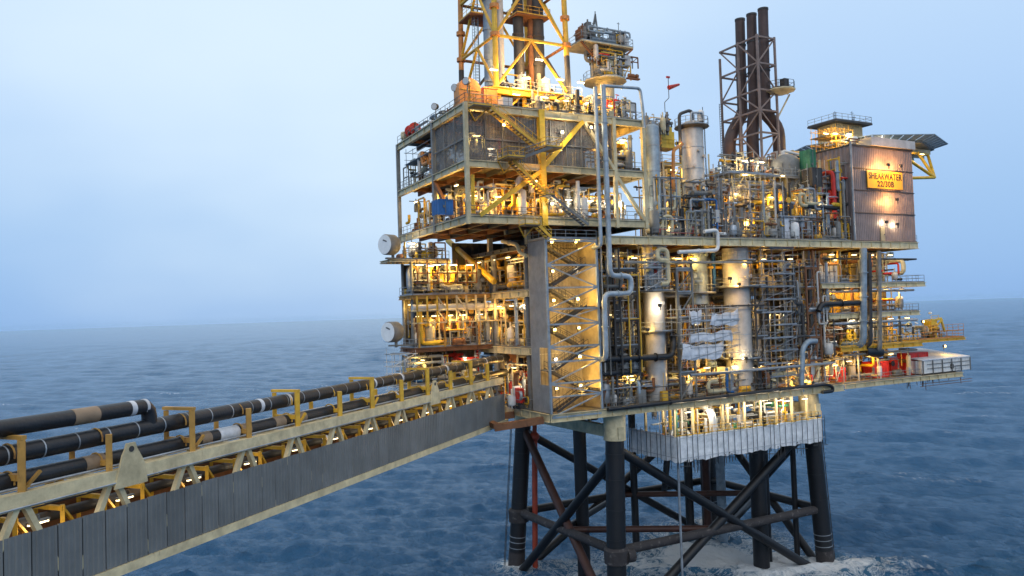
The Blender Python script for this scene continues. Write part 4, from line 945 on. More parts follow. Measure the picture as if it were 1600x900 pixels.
def dome(label, px, y, py0, py1, r, mt, z0=47.95):
    x = F(px, py1, y).x; z1 = F(px, py0, y).z; T = thing('domed_tank', label, 'tank', (x, y, z0)); h = z1 - z0
    p = MB(); p.lathe((x, y, z0), [(r, 0), (r, h - r * .7), (r * .95, h - r * .42), (r * .75, h - r * .15), (r * .4, h), (.1, h + .05)], 26); p.build('shell', mt, T)
    p = MB(); p.path([(x - .3, y, z1), (x - .3, y, z1 + .7), (x + r * .9, y - r * .6, z1 - .1), (x + r * .9, y - r * .8, z0 + 3)], .22, 10); p.build('pipe', white, T)
    p = MB()
    for i in range(5): q = -2.6 + i * .5; p.bar((x + r * 1.02 * cos(q), y + r * 1.02 * sin(q), z0), (x + r * 1.02 * cos(q), y + r * 1.02 * sin(q), z1 - r * .7), .1)
    p.build('rib', grey, T)
dome('dark grey domed tank beside the brown sign block', 1232, 5, 243, 372, 2.3, grey)
def hvessel(label, a, b, r, mt, name='horizontal_drum', saddles=True, group=None):
    a, b = V(a), V(b); d = (b - a).normalized(); Lh = (b - a).length; T = thing(name, label, 'drum', (a + b) / 2 - V((0, 0, r)), group)
    p = MB(); p.lathe(a, [(r * .3, -r * .45), (r * .75, -r * .3), (r, 0), (r, Lh), (r * .75, Lh + r * .3), (r * .3, Lh + r * .45)], 22, axis=d); p.build('shell', mt, T)
    p = MB()
    for f_ in (.12, .5, .88): p.lathe(a + d * Lh * f_, [(r * 1.03, -.06), (r * 1.03, .06)], 22, axis=d)
    p.build('strap', galv, T)
    if saddles:
        p = MB()
        for f_ in (.2, .8): q = a + d * Lh * f_; p.box((q.x - .2, q.y - r * .8, q.z - r * 1.35), (q.x + .2, q.y + r * .8, q.z - r * .6))
        p.build('saddle', grey, T)
# two white faced drums at the far bridge side corner
for px, py, lb in ((601, 382, 'upper white faced drum jutting out at the bridge side corner'), (606, 519, 'lower white faced drum jutting out at the bridge side corner')):
    c = F(px, py, 13); T = thing('white_faced_drum', lb, 'drum', c, 'white faced drums at the bridge side corner')
    p = MB(); p.lathe(c, [(1.26, 0), (1.33, .1), (1.33, 1.4), (1.1, 1.8)], 26, axis=(.92, .39, 0)); p.build('casing', grey, T)
    p = MB(); p.lathe(c, [(1.23, -.05), (1.23, -.003)], 26, axis=(.92, .39, 0)); f = p.build('face', facewhite, T)
    p = MB(); p.bar(c + V((.12, -.45, .35)), c + V((-.16, .2, .6)), .03, .16); p.build('marking', dark, f)
    p = MB(); p.bar(c + V((1.2, .4, -1.3)), c + V((1.2, .4, -2.0)), .3); p.bar(c + V((.2, .2, -1.75)), c + V((6.0, .8, -1.85)), .6, .2); p.build('bracket', grey, T)
# white tarpaulin sheets over scaffolding
def tarpsheet(label, pts, y, seed, sag=.5):
    """billowed sheet with real thickness; pts = four photo corners"""
    P = [F(px, py, y + dy) for px, py, dy in pts]; rg = random.Random(seed); n_, m_ = 26, 10; p = MB(); g = []
    for th in (0, .06):
        for j in range(m_ + 1):
            for i in range(n_ + 1):
                u, v_ = i / n_, j / m_; q = (P[0] * (1 - u) + P[1] * u) * (1 - v_) + (P[3] * (1 - u) + P[2] * u) * v_
                o = sin(u * 9 + seed) * .07 + abs(sin(u * 14 + v_ * 3 + seed * 2)) * .09 + sag * sin(pi * v_) * .2
                p.v.append((q.x, q.y - o + th, q.z - .25 * sin(pi * u) * (1 - v_) + .12 * sin(u * 13 + seed)))
    k = (n_ + 1) * (m_ + 1); W = n_ + 1
    for j in range(m_):
        for i in range(n_):
            a = j * W + i; p.f.append((a, a + W, a + W + 1, a + 1)); p.f.append((k + a, k + a + 1, k + a + W + 1, k + a + W))
    rim = [i for i in range(W)] + [j * W + n_ for j in range(1, m_ + 1)] + [m_ * W + i for i in range(n_ - 1, -1, -1)] + [j * W for j in range(m_ - 1, 0, -1)]
    for a, b in zip(rim, rim[1:] + rim[:1]): p.f.append((a, b, k + b, k + a))
    solo(p, 'tarpaulin', tarp, label, 'tarpaulin', 'white sheets tied to scaffolding')
tarpsheet('white tarpaulin wrapped round scaffolding, upper and nearest the bright cream column', [(1112, 490, 0), (1153, 483, .4), (1153, 508, 0), (1108, 509, 0)], -2.38, 1)
tarpsheet('white tarpaulin with peaked folds hung below the upper sheet', [(1078, 520, 0), (1142, 514, .4), (1144, 532, 0), (1076, 535, 0)], -2.40, 4)
tarpsheet('crumpled grey white tarpaulin heaped lowest over the pipes', [(1066, 538, 0), (1130, 534, .6), (1126, 560, 0), (1064, 563, 0)], -2.36, 7, .9)
tarpsheet('small hanging white tarpaulin beside the scaffold ladder', [(1076, 484, 0), (1096, 484, .3), (1094, 508, 0), (1080, 506, 0)], -2.37, 9)

# ------------------------------------------------------------------ scaffolds
def scaffold(label, x0, x1, y0, y1, z0, z1, dx=1.8, dz=2.0, boards=(), mt=None, extra=0):
    T = thing('scaffold', label, 'scaffold', ((x0 + x1) / 2, (y0 + y1) / 2, z0)); mt = mt or galv; nx = max(1, round((x1 - x0) / dx)); nz = max(1, round((z1 - z0) / dz)); p = MB(); rg = random.Random(int(x0 * 7 + z0))
    for y in (y0, y1):
        for i in range(nx + 1):
            x = x0 + (x1 - x0) * i / nx; p.cone((x, y, z0 - rg.random() * extra), (x, y, z1 + rg.random() * .8), .042, .042, 5)
        for k in range(1, nz + 1):
            z = z0 + (z1 - z0) * k / nz; p.cone((x0 - .3, y, z), (x1 + .3, y, z), .042, .042, 5); p.cone((x0 - .3, y, z - 1), (x1 + .3, y, z - 1), .035, .035, 5)
    p.build('standard', mt, T); p = MB()
    for k in range(1, nz + 1):
        z = z0 + (z1 - z0) * k / nz
        for i in range(nx + 1): x = x0 + (x1 - x0) * i / nx; p.cone((x, y0 - .2, z - .06), (x, y1 + .2, z - .06), .04, .04, 5)
    for k in range(nz): p.cone((x0, y0 - .05, z0 + (z1 - z0) * k / nz), (x1, y0 - .05, z0 + (z1 - z0) * (k + 1) / nz), .04, .04, 5)
    p.build('ledger', mt, T)
    for k in range(1, nz + 1):
        if boards and k not in boards: continue
        z = z0 + (z1 - z0) * k / nz; p = MB(); rb = rg.uniform(0, .45); xa, xb = (x0 - .2 + (x1 - x0) * rb * (k % 2), x1 + .2 - (x1 - x0) * rb * ((k + 1) % 2)); p.box((xa, y0, z), (xb, y1, z + .07)); p.box((xa, y0 - .04, z + .07), (xb, y0, z + .2)); p.build('boarding', galv, T)
s0 = F(1197, 590, -1.6); s1 = F(1238, 385, -1.6)
scaffold('tall grey scaffold with white boards standing the full height below the pale girder', s0.x, s1.x, -1.6, .4, 26.45, 46.6, 1.9, 1.9)
s0 = F(1066, 565, -2.4); s1 = F(1152, 480, -2.4)
scaffold('grey scaffold wrapped with white tarpaulins', s0.x, s1.x, -2.5, -.5, s0.z, s1.z, 1.5, 1.7, boards=(3,))
s0 = F(1118, 287, 1); s1 = F(1213, 258, 1)
scaffold('dense scaffold on the upper deck below the exhaust frame', s0.x, s1.x, .4, 3.4, 54.2, 57.6, 1.0, 1.0, boards=(3,))
s2 = F(1256, 300, 1); scaffold('open scaffold between the domed tank and the sign block', s2.x, s2.x + 8, .2, 2.4, 47.95, 59, 2.0, 2.0, boards=(2, 4))
scaffold('open scaffold rising through the upper deck equipment', s0.x + 1, s1.x - 1, 1.2, 3, 47.95, 54.2, 2.2, 2.0, boards=(9,))
s0 = F(1008, 440, -1.9); s1 = F(1040, 388, -1.9)
scaffold('small scaffold hung round the grey pipes under the pale girder', s0.x, s1.x, -1.9, -.7, 41, 46.7, 1.2, 1.5, boards=(2,))
s0 = F(594, 585, 24)
scaffold('pale scaffold cluster at the far bridge side corner', -24.2, -21.0, 12.8, 15, 27.5, 33.8, 1.2, 1.4, boards=(4,), mt=white, extra=1)
# sheeted platform under the decks
def skirt():
    x0, x1, y0, y1, z0, z1 = 8.5, 35.0, -3.0, 7.5, 18.7, 22.0
    T = thing('sheeted_platform', 'white sheeted scaffold platform slung under the lowest deck', 'scaffold platform', ((x0 + x1) / 2, 2, z0))
    for a, b in (((x0, y0), (x1, y0)), ((x1, y0), (x1, y1)), ((x0, y1), (x0, y0))):
        p = MB(); L_ = hypot(b[0] - a[0], b[1] - a[1]); d = V((b[0] - a[0], b[1] - a[1], 0)).normalized(); nn = V((d.y, -d.x, 0)); n_ = int(L_ / .55); rg = random.Random(int(L_)); R0 = []
        for i in range(n_ + 1):
            q = V((a[0], a[1], 0)) + d * (L_ * i / n_); o = .10 * sin(i * 1.9) + rg.uniform(-.06, .06); dz = rg.uniform(-.16, .10)
            R0.append((q + nn * o, dz))
        m_ = 4
        for th in (0, -.04):
            for j in range(m_ + 1):
                for q, dz in R0: u = q + nn * (th + .07 * sin(j * 2.1 + q.x)); p.v.append((u.x, u.y, z0 + (z1 - z0) * j / m_ + dz * (1 if j in (0, m_) else .3)))
        W = n_ + 1; k = W * (m_ + 1)
        for j in range(m_):
            for i in range(n_): c = j * W + i; p.f += [(c, c + 1, c + W + 1, c + W), (k + c, k + c + W, k + c + W + 1, k + c + 1)]
        for i in range(n_): p.f += [(i, k + i, k + i + 1, i + 1), (m_ * W + i, m_ * W + i + 1, k + m_ * W + i + 1, k + m_ * W + i)]
        p.build('sheeting', skirtsheet, T)
        p = MB()
        for i in range(int(L_ / 1.05) + 1): q = V((a[0], a[1], 0)) + d * (i * 1.05 + rg.uniform(-.2, .2)) + nn * .28; p.cone((q.x, q.y, z0 - rg.uniform(.2, 1.4)), (q.x, q.y, z1 + rg.uniform(.1, .9)), .045, .045, 5)
        p.build('scaffold_tube', black, T); p = MB()
        for z in (z0 + .5, z1 - .2): q0 = V((a[0], a[1], z)) + nn * .32; q1 = V((b[0], b[1], z + .1)) + nn * .32; p.cone(q0, q1, .032, .032, 5)
        p.build('ledger_tube', galv, T)
    p = MB(); p.box((x0 + .1, y0 + .15, z0 + .2), (x1 - .1, y1, z0 + .35)); p.build('boarding', grating, T)
    p = MB(); rg = random.Random(8)
    for i in range(60):
        x, y = rg.uniform(x0, x1), rg.choice((y0, y0 + 1.5, y1, y0 + 4)); p.cone((x, y, z0 + .2), (x + rg.uniform(-.2, .2), y, z0 - rg.uniform(.4, 2.0)), .05, .05, 5)
        if i % 3 == 0: p.cone((x - 1.2, y, z0 - .5), (x + 1.2, y, z0 - rg.uniform(.3, .9)), .045, .045, 5)
    p.build('hanging_tube', dark, T)
    p = MB()
    for x in np.linspace(x0 + 1, x1 - 1, 9): p.bar((x, -1.2, z0 + .3), (x, -1.2, 25.4), .28); p.bar((x, 5, z0 + .3), (x, 5, 25.4), .28)
    p.build('hanger', cream, T)
    p = MB(); p.rail([(x0, y0 + .1, z1), (x1, y0 + .1, z1)], 1.0); p.build('handrail', yellow, T)
skirt()
p = MB(); a = F(1122, 690, -3.1); p.path([(a.x, -2.2, 19.5), (a.x, -2.2, 24.0), (a.x + .3, -1.0, 25.2), (a.x + .3, 2, 25.2)], .5, 14, bend=1.2); solo(p, 'vent_hose', white, 'fat white hose curving up from the sheeted platform', 'hose')

# ------------------------------------------------------------------ grey risers in front of the module
def pr(label, pts, r, mt, name='process_pipe', n=12, fl=True, group=None, cat='pipe'):
    T = thing(name, label, cat, pts[0], group); p = MB(); p.path(pts, r, n, bend=r * 2.6); p.build('pipe', mt, T)
    if fl:
        p = MB()
        for a, b in zip(pts[:-1], pts[1:]):
            a, b = V(a), V(b); d = b - a
            if d.length > 3:
                for f_ in ((.5,) if d.length < 9 else (.25, .5, .75)): p.flange(a + d * f_, d, r * 1.35, .07, 12)
        if p.v: p.build('flange', mt, T)
yr = -3.3
P_ = lambda px, py, y=yr: F(px, py, y)
pr('thicker pale blue riser pipe running down from the module roof and stepping sideways', [P_(942, 133), P_(951, 370), P_(953, 431), P_(986, 431), P_(986, 459), P_(944, 459), P_(947, 562), (P_(947, 562).x, -1, P_(947, 562).z)], .34, palepipe)
pr('slim pale blue riser pipe running down beside the thicker one', [P_(930, 136), P_(938, 360), P_(939, 385), (P_(939, 385).x, -1.5, P_(939, 385).z)], .24, palepipe)
pr('pale blue pipe loop across the module roof edge', [P_(942, 134), P_(1000, 138), P_(1004, 168), P_(1007, 200)], .2, palepipe)
pr('black insulated horizontal pipe at the foot of the lower columns', [F(938, 562, -1.2), F(1052, 557, -1.2), F(1052, 530, -1.2), F(1052, 520, 2)], .42, black)
pr('second black insulated pipe just below the first at the foot of the columns', [F(940, 584, -1.0), F(1000, 580, -1.0), F(1000, 590, 2)], .38, black)
pr('black pipe lying along the edge of the lowest deck', [F(950, 640, -2.6), F(1293, 600, -2.6), F(1301, 605, -2.6), F(1301, 611, -2.6), F(1285, 613, -2.6)], .26, black)
pr('white elbow pipe dropping over the edge of the upper deck', [F(1100, 362, -2.5), F(1121, 359, -2.5), F(1122, 391, -2.5), F(1060, 394, -2.5)], .26, white)
pr('thick white elbow pipe above the squat vessel', [F(1150, 299, 1), F(1121, 299, 1), F(1121, 322, 1), F(1116, 330, 3)], .42, lagging)
pr('orange rust pipe rising beside the white process column', [F(1052, 372, 1.5), F(1052, 235, 1.5), F(1066, 225, 2.5)], .24, orange)
pr('looped cream pipe on the upper deck beside the plain grey column', [F(1035, 370, -1), F(1035, 338, -1), F(1050, 338, -1), F(1050, 366, -1), F(1042, 368, -1)], .24, cream)
pr('horizontal cream pipe looping under the grey column', [F(1032, 327, -.6), F(1054, 327, -.6), F(1054, 300, -.6)], .2, cream)
pr('tall dark blue grey pipe at the sign end, widest of the vertical row', [F(1349, 388, -2.6), F(1349, 540, -2.6), (F(1349, 540, -2.6).x, 1, F(1349, 540, -2.6).z)], .52, bluegrey)
pr('dark steel pipe beside the widest vertical pipe at the sign end', [F(1358, 396, -2.5), F(1360, 540, -2.5), (F(1360, 540, -2.5).x, 1, F(1360, 540, -2.5).z)], .36, dark)
pr('grey square topped vertical duct at the sign end', [F(1373, 392, -2.4), F(1375, 548, -2.4), (F(1375, 548, -2.4).x, 1, F(1375, 548, -2.4).z)], .34, grey)
pr('thick black pipe bending over the yellow lit room', [F(1279, 486, -2.2), F(1284, 475, -2.2), F(1343, 473, -2.2)], .42, black)
pr('white bent pipe on the upper deck beside the name sign block', [F(1247, 312, 0), F(1255, 312, 0), F(1257, 325, 0), F(1268, 325, 0), F(1270, 308, 0)], .34, white)
pr('black pipe running to the name sign block with a white end', [F(1255, 322, -.5), F(1314, 326, -.5), F(1318, 338, -.5), F(1344, 340, -.5), F(1347, 368, -.5)], .34, black)
pr('dark conduit bundle hanging between the lower columns', [F(963, 475, -.5), F(965, 555, -.5), (F(965, 555, -.5).x, 2, 32)], .45, dark)
pr('blue pipe standing beside the bright cream column foot', [F(1135, 575, -1.5), F(1136, 612, -1.5), F(1146, 612, -1.5)], .2, blue)
pr('grey bent pipe at the foot of the tall scaffold', [F(1252, 612, -1.8), F(1254, 545, -1.8), F(1262, 533, -1.8), F(1275, 533, -1.8)], .4, bluegrey)
pr('long pale pipe behind the bridge side railing, upper', [F(644, 481, 12.8), F(800, 477, 12.8), F(812, 477, 12.8)], .42, lagging)
pr('dark pipe beneath the long pale pipe on the bridge side', [F(646, 492, 13.4), F(832, 488, 13.4)], .36, black)
pr('cream hooked pipe under the drilling module', [FX(785, 377, -10.5), FX(808, 382, -10.5), FX(812, 395, -10.5), FX(822, 400, -10.5)], .26, cream)
pr('yellow slanted strut below the module overhang', [FX(700, 376, -10.8), FX(772, 440, -10.8)], .42, brightyellow, name='strut', fl=False, cat='strut')
pr('black pipe coil stub at the sign end above the red units', [F(1350, 549, -1.5), F(1375, 550, -1.5)], .8, black, fl=False)

# ------------------------------------------------------------------ sign end equipment
def container(label, a, b, y0, y1, mt, name='container', cat='container', ribs=.5, roof=None):
    x0, x1 = sorted((a.x, b.x)); z0, z1 = sorted((a.z, b.z)); T = thing(name, label, cat, ((x0 + x1) / 2, (y0 + y1) / 2, z0))
    for q0, q1 in (((x0, y0), (x1, y0)), ((x1, y0), (x1, y1)), ((x0, y1), (x0, y0))): p = MB(); p.corr(q0, q1, z0 + .1, z1, ribs, .05, .05); p.build('side_wall', mt, T, smooth=False)
    p = MB(); p.box((x0 - .03, y0 - .06, z1), (x1 + .03, y1, z1 + .12)); p.build('roof', roof or mt, T)
    p = MB()
    for x in (x0, x1): p.bar((x, y0 - .06, z0), (x, y0 - .06, z1 + .1), .14)
    p.bar((x0, y0 - .06, z0 + .08), (x1, y0 - .06, z0 + .08), .14); p.build('frame', mt, T)
    p = MB(); xm = (x0 + x1) / 2; p.bar((xm, y0 - .1, z0 + .2), (xm, y0 - .1, z1 - .1), .06); p.box((xm - .3, y0 - .13, (z0 + z1) / 2), (xm - .1, y0 - .08, (z0 + z1) / 2 + .3)); p.build('door_gear', grey, T)
    return T
G_ = 'red units on the lower deck extension'
def rc(label, px0, px1, py0, py1, y, mt, **k): a, b = F(px0, py1, y), F(px1, py0, y); c = container(label, V((a.x, y, a.z)), V((b.x, y, b.z)), y, y + 2.4, mt, **k); return c
def onto(label, px0, px1, h, y, z, mt, dp=2.0, **k):
    a, b = F(px0, 500, y), F(px1, 500, y); return container(label, V((a.x, y, z)), V((b.x, y, z + h)), y, y + dp, mt, **k)
onto('long red unit next to the covered white boat', 1416, 1446, 3.4, .2, 26.4, red)
onto('red unit in the middle of the lower deck extension', 1360, 1384, 2.4, .6, 26.4, red)
onto('small red unit between two larger red ones', 1388, 1412, 2.7, 1.2, 26.4, red)
onto('dark red unit nearest the glowing column', 1302, 1316, 2.0, .4, 26.4, red)
onto('white louvred cabinet lit on the stepped sign end deck', 1285, 1313, 3.1, .2, 41.5, white, name='cabinet', cat='cabinet')
onto('pale blue white framed cabin on the upper deck', 1228, 1254, 3.2, -1.0, 47.95, tarp, name='cabin', cat='cabin')
onto('dark square cabinet raised beside the domed tank', 1279, 1294, 2.8, -.5, 56.2, dark, name='cabinet', cat='cabinet')
onto('green cabinet behind the dark square cabinet', 1277, 1285, 4.6, .8, 57.5, green, name='cabinet', cat='cabinet')
onto('blue box container on the lit floor of the drilling module', 690, 712, 1.7, -.6, 50.05, blue)
onto('purple dark locker at the foot of the name sign block', 1358, 1378, 1.7, -1.7, 47.95, mat('purple paint', (.10, .05, .11)), name='locker', cat='locker', dp=1)
onto('red striped locker at the foot of the name sign block', 1389, 1406, 2.6, -1.6, 47.95, red, name='locker', cat='locker', dp=1)
for z0_, z1_, lb in ((41.55, 46.7, 'cream walled deck house on the upper stepped sign end deck'), (36.95, 40.6, 'cream walled deck house on the middle sign end deck'), (31.95, 36.0, 'cream walled deck house behind the yellow deck crane')):
    container(lb, V((51.5, 3.2, z0_)), V((58.5, 3.2, z1_ - .2)), 3.2, 10, ochrewall, name='deck_house', cat='deck house')
container('room behind the thick bending black pipe, painted yellow for its lamp light', V((43.5, 1.8, 36.95)), V((50.2, 1.8, 40.2)), 1.8, 5, brightyellow, name='deck_house', cat='deck house')  # the room's yellow lamp light is put into its wall colour
scaffold('scaffold filling the open back bay of the upper module storey', MX0 + .5, MX0 + 3.5, 9.5, 20, 56.45, 61.5, 1.0, 1.6, boards=(2,))
scaffold('scaffold on the roof walk beside the control tower', 46.5, 51.5, 2.5, 6.5, 63.2, 66.6, 1.1, 1.3, boards=(2,), mt=yellow)
def boat():
    a, b = F(1441, 584, -1.6), F(1516, 584, -1.6); x0, x1, z0 = a.x, b.x, 26.5; y0, y1 = -1.6, 7.0; h = 3.0
    T = thing('lifeboat_shelter', 'white slatted lifeboat shelter overhanging the sea beyond the red units', 'lifeboat shelter', ((x0 + x1) / 2, .5, z0))
    p = MB(); n_ = 5
    p.corr((x0, y0), (x1, y0), z0 + .1, z0 + 2.15, .9, .06, .08); p.corr((x1, y0), (x1, y1), z0 + .1, z0 + 2.15, .9, .06, .08); p.corr((x0, y1), (x0, y0), z0 + .1, z0 + 2.15, .9, .06, .08)
    p.build('side_wall', white, T, smooth=False); p = MB()
    for z in (.8, 1.5): p.box((x0 + 1.2, y0 - .16, z0 + z), (x1 - .3, y0 - .1, z0 + z + .12))
    for x in np.linspace(x0 + .1, x1 - .1, 6): p.bar((x, y0 - .18, z0), (x, y0 - .18, z0 + 2.2), .12)
    p.build('frame', grey, T)
    p = MB(); p.box((x0 + .3, y0 + .4, z0 + .1), (x1 - .4, y1 - .1, z0 + 2.0)); p.build('hull_cover', grey, T)
    p = MB(); o = [(x0 - .1, y0 - .2, z0 + 2.2), (x1 - .2, y0 - .2, z0 + 2.2), (x1 - .2, y1 + .1, z0 + 3.3), (x0 - .1, y1 + .1, z0 + 3.3)]
    p.add(o + [(x, y, z + .18) for x, y, z in o], [(0, 3, 2, 1), (4, 5, 6, 7), (0, 1, 5, 4), (1, 2, 6, 5), (2, 3, 7, 6), (3, 0, 4, 7)]); p.build('roof', tarp, T)
    p = MB(); p.lathe(((x0 + x1) / 2 + 1.4, y0 - .12, z0 + .9), [(.45, 0), (.45, .14)], 16, axis=(0, 1, 0)); p.build('hatch', dark, T)
    p = MB()
    rg = random.Random(4)
    for i in range(26): x, y = rg.uniform(x0, x1), rg.uniform(y0, y1); p.cone((x, y, 25.6), (x + rg.uniform(-.2, .2), y, 25.6 - rg.uniform(.4, 1.9)), .05, .05, 5)
    for z in (25.0, 24.6): p.cone((x0 - .6, y0, z), (x1 + .3, y0, z), .05, .05, 5); p.cone((x0, y1, z), (x1, y1, z), .05, .05, 5); p.bar((x0, y0, z), (x1, y1, z), .2, .06)
    p.build('hanging_scaffold', rusty, T)
boat()
def deckcrane():
    c = F(1462, 521, 1.0); z0 = 32.1; T = thing('deck_crane', 'squat yellow deck crane with a folded boom on the railed platform', 'crane', (c.x, 1, z0))
    p = MB(); p.lathe((c.x - 1, 1, z0), [(.8, 0), (.8, 1.3), (1.1, 1.5), (1.1, 1.9)], 16); p.build('pedestal', brightyellow, T)
    p = MB(); p.box((c.x - 2.1, .3, z0 + 1.9), (c.x - .5, 1.7, z0 + 2.9)); p.bar((c.x - 2.2, .3, z0 + 2.95), (c.x + .6, .3, z0 + 3.1), .2); p.bar((c.x - 2.2, 1.7, z0 + 2.95), (c.x + .6, 1.7, z0 + 3.1), .2); p.rail([(c.x - 2.2, .2, z0 + 2.95), (c.x - .2, .2, z0 + 3.0)], .8); p.build('machine_house', brightyellow, T)
    p = MB(); p.bar((c.x - .6, 1, z0 + 2.9), (c.x + 1.6, 1, z0 + 3.2), .3, .36); p.bar((c.x + 1.5, 1, z0 + 3.3), (c.x + 2.5, 1, z0 + .9), .26, .32); p.bar((c.x - .2, .6, z0 + 2.0), (c.x + 1.4, .6, z0 + 3.0), .22); p.build('boom', brightyellow, T)
    p = MB(); p.lathe((c.x - 1.2, 1, z0 + 4.0), [(.25, 0), (.3, .2), (.15, .4)], 10); p.build('beacon', white, T)
deckcrane()
p = MB(); q = F(1044, 122, 3); z = F(1040, 160, 3).z; p.path([(q.x - .8, 3, z - 1.4), (q.x - .8, 3, z), (q.x, 3, z + .7), (q.x, 3, q.z)], .05, 6)
def windsock():
    T = thing('windsock', 'red windsock streaming from a thin bent mast above the grey column', 'windsock', (q.x, 3, z - 1.4)); p.build('mast', dark, T)
    s = MB(); a, b = F(1045, 137, 3), F(1061, 132, 3); s.cone(a, b, .34, .16, 12); s.build('sock', red, T); s = MB(); s.box((q.x - .3, 2.9, q.z), (q.x + .25, 3.1, q.z + .25)); s.build('mast_head', red, T)
windsock()
p = MB(); a, b = F(1034, 229, 2), F(1053, 198, 2); p.box((a.x, 2, a.z), (b.x, 4, a.z + 2.2)); p.box((a.x - .2, 1.8, a.z - .15), (b.x + .3, 4.2, a.z - .003)); p.box((a.x + .4, 2.2, a.z + 2.2), (b.x - .2, 3.6, b.z)); p.rail([(a.x - .1, 1.85, a.z), (b.x + .2, 1.85, a.z)], 1.1)
solo(p, 'valve_house', brightyellow, 'yellow boxy valve housing high between the two upper process columns', 'housing')
p = MB(); p.box((-14.3, -1.2, 63.1), (-13, .2, 64.3)); solo(p, 'air_unit', white, 'white boxy unit on the module roof edge', 'unit')
# floodlights along the module roof
def searchlight(label, c, yaw):
    T = thing('search_light', label, 'search light', c, 'search lights on the module roof'); c = V(c); d = V((cos(yaw), sin(yaw), -.15)).normalized()
    p = MB(); p.cone(c, c + V((0, 0, 1.0)), .06); p.build('stand', grey, T)
    p = MB(); p.lathe(c + V((0, 0, 1.35)) - d * .4, [(.15, 0), (.38, .2), (.45, .75)], 14, axis=d); p.build('housing', dark, T); p = MB(); p.lathe(c + V((0, 0, 1.35)) + d * .36, [(.40, 0), (.38, .03)], 14, axis=d); p.build('lens', white, T)
for px, py, lb in ((681, 180, 'search light alone on the roof rail between the red winch and the orange housing'), (713, 168, 'search light just before the orange rounded housing'), (731, 166, 'search light in front of the orange rounded housing')):
    c = FX(px, py, MX0 + .3) if px < 715 else F(px, py, MY0 + .3); searchlight(lb, (c.x, c.y, 63.1 + (1.2 if px > 700 else .6)), radians(215))
T = thing('roof_winch', 'dark red winch on the far corner of the module roof', 'winch', (-18, 17, 63.1))
p = MB(); p.lathe((-18.6, 17, 64.3), [(.9, 0), (.9, .12), (.5, .14), (.5, 1.6), (.9, 1.62), (.9, 1.75)], 16, axis=(0, 1, 0)); p.build('drum', red, T)
p = MB(); p.box((-19, 16.6, 63.1), (-17.2, 19.2, 63.6)); p.bar((-18.6, 16.9, 63.6), (-18.6, 16.9, 65.2), .2); p.bar((-18.6, 19, 63.6), (-18.6, 19, 65.2), .2); p.build('frame', rusty, T)

# ------------------------------------------------------------------ dense pipework, bay by bay
PAL = [(galv, 20), (grey, 20), (dark, 13), (lagging, 9), (cream, 13), (rusty, 11), (yellow, 12), (black, 4), (white, 3), (bluegrey, 7), (red, 2), (blue, 1), (brightyellow, 4), (orange, 2)]
PM = [m for m, k in PAL for _ in range(k)]
def valve(p, c, s, d):
    d = V(d).normalized(); p.lathe(c - d * s, [(s * .55, 0), (s * .55, s * .15), (s * .3, s * .3), (s * .6, s * .7), (s * .6, s * 1.3), (s * .3, s * 1.7), (s * .55, s * 1.85), (s * .55, s * 2)], 10, axis=d)
    t = d.cross(V((1, 0, 0))) if abs(d.x) < .9 else V((0, 0, 1)); t = V((0, -.5, .8)).normalized() if abs(d.z) < .6 else V((0, -1, 0))
    p.cone(c, c + t * s * 2.0, s * .12, s * .12, 6); p.lathe(c + t * s * 2.0, [(s * .75, 0), (s * .75, s * .12)], 12, axis=t)
NB = [0]
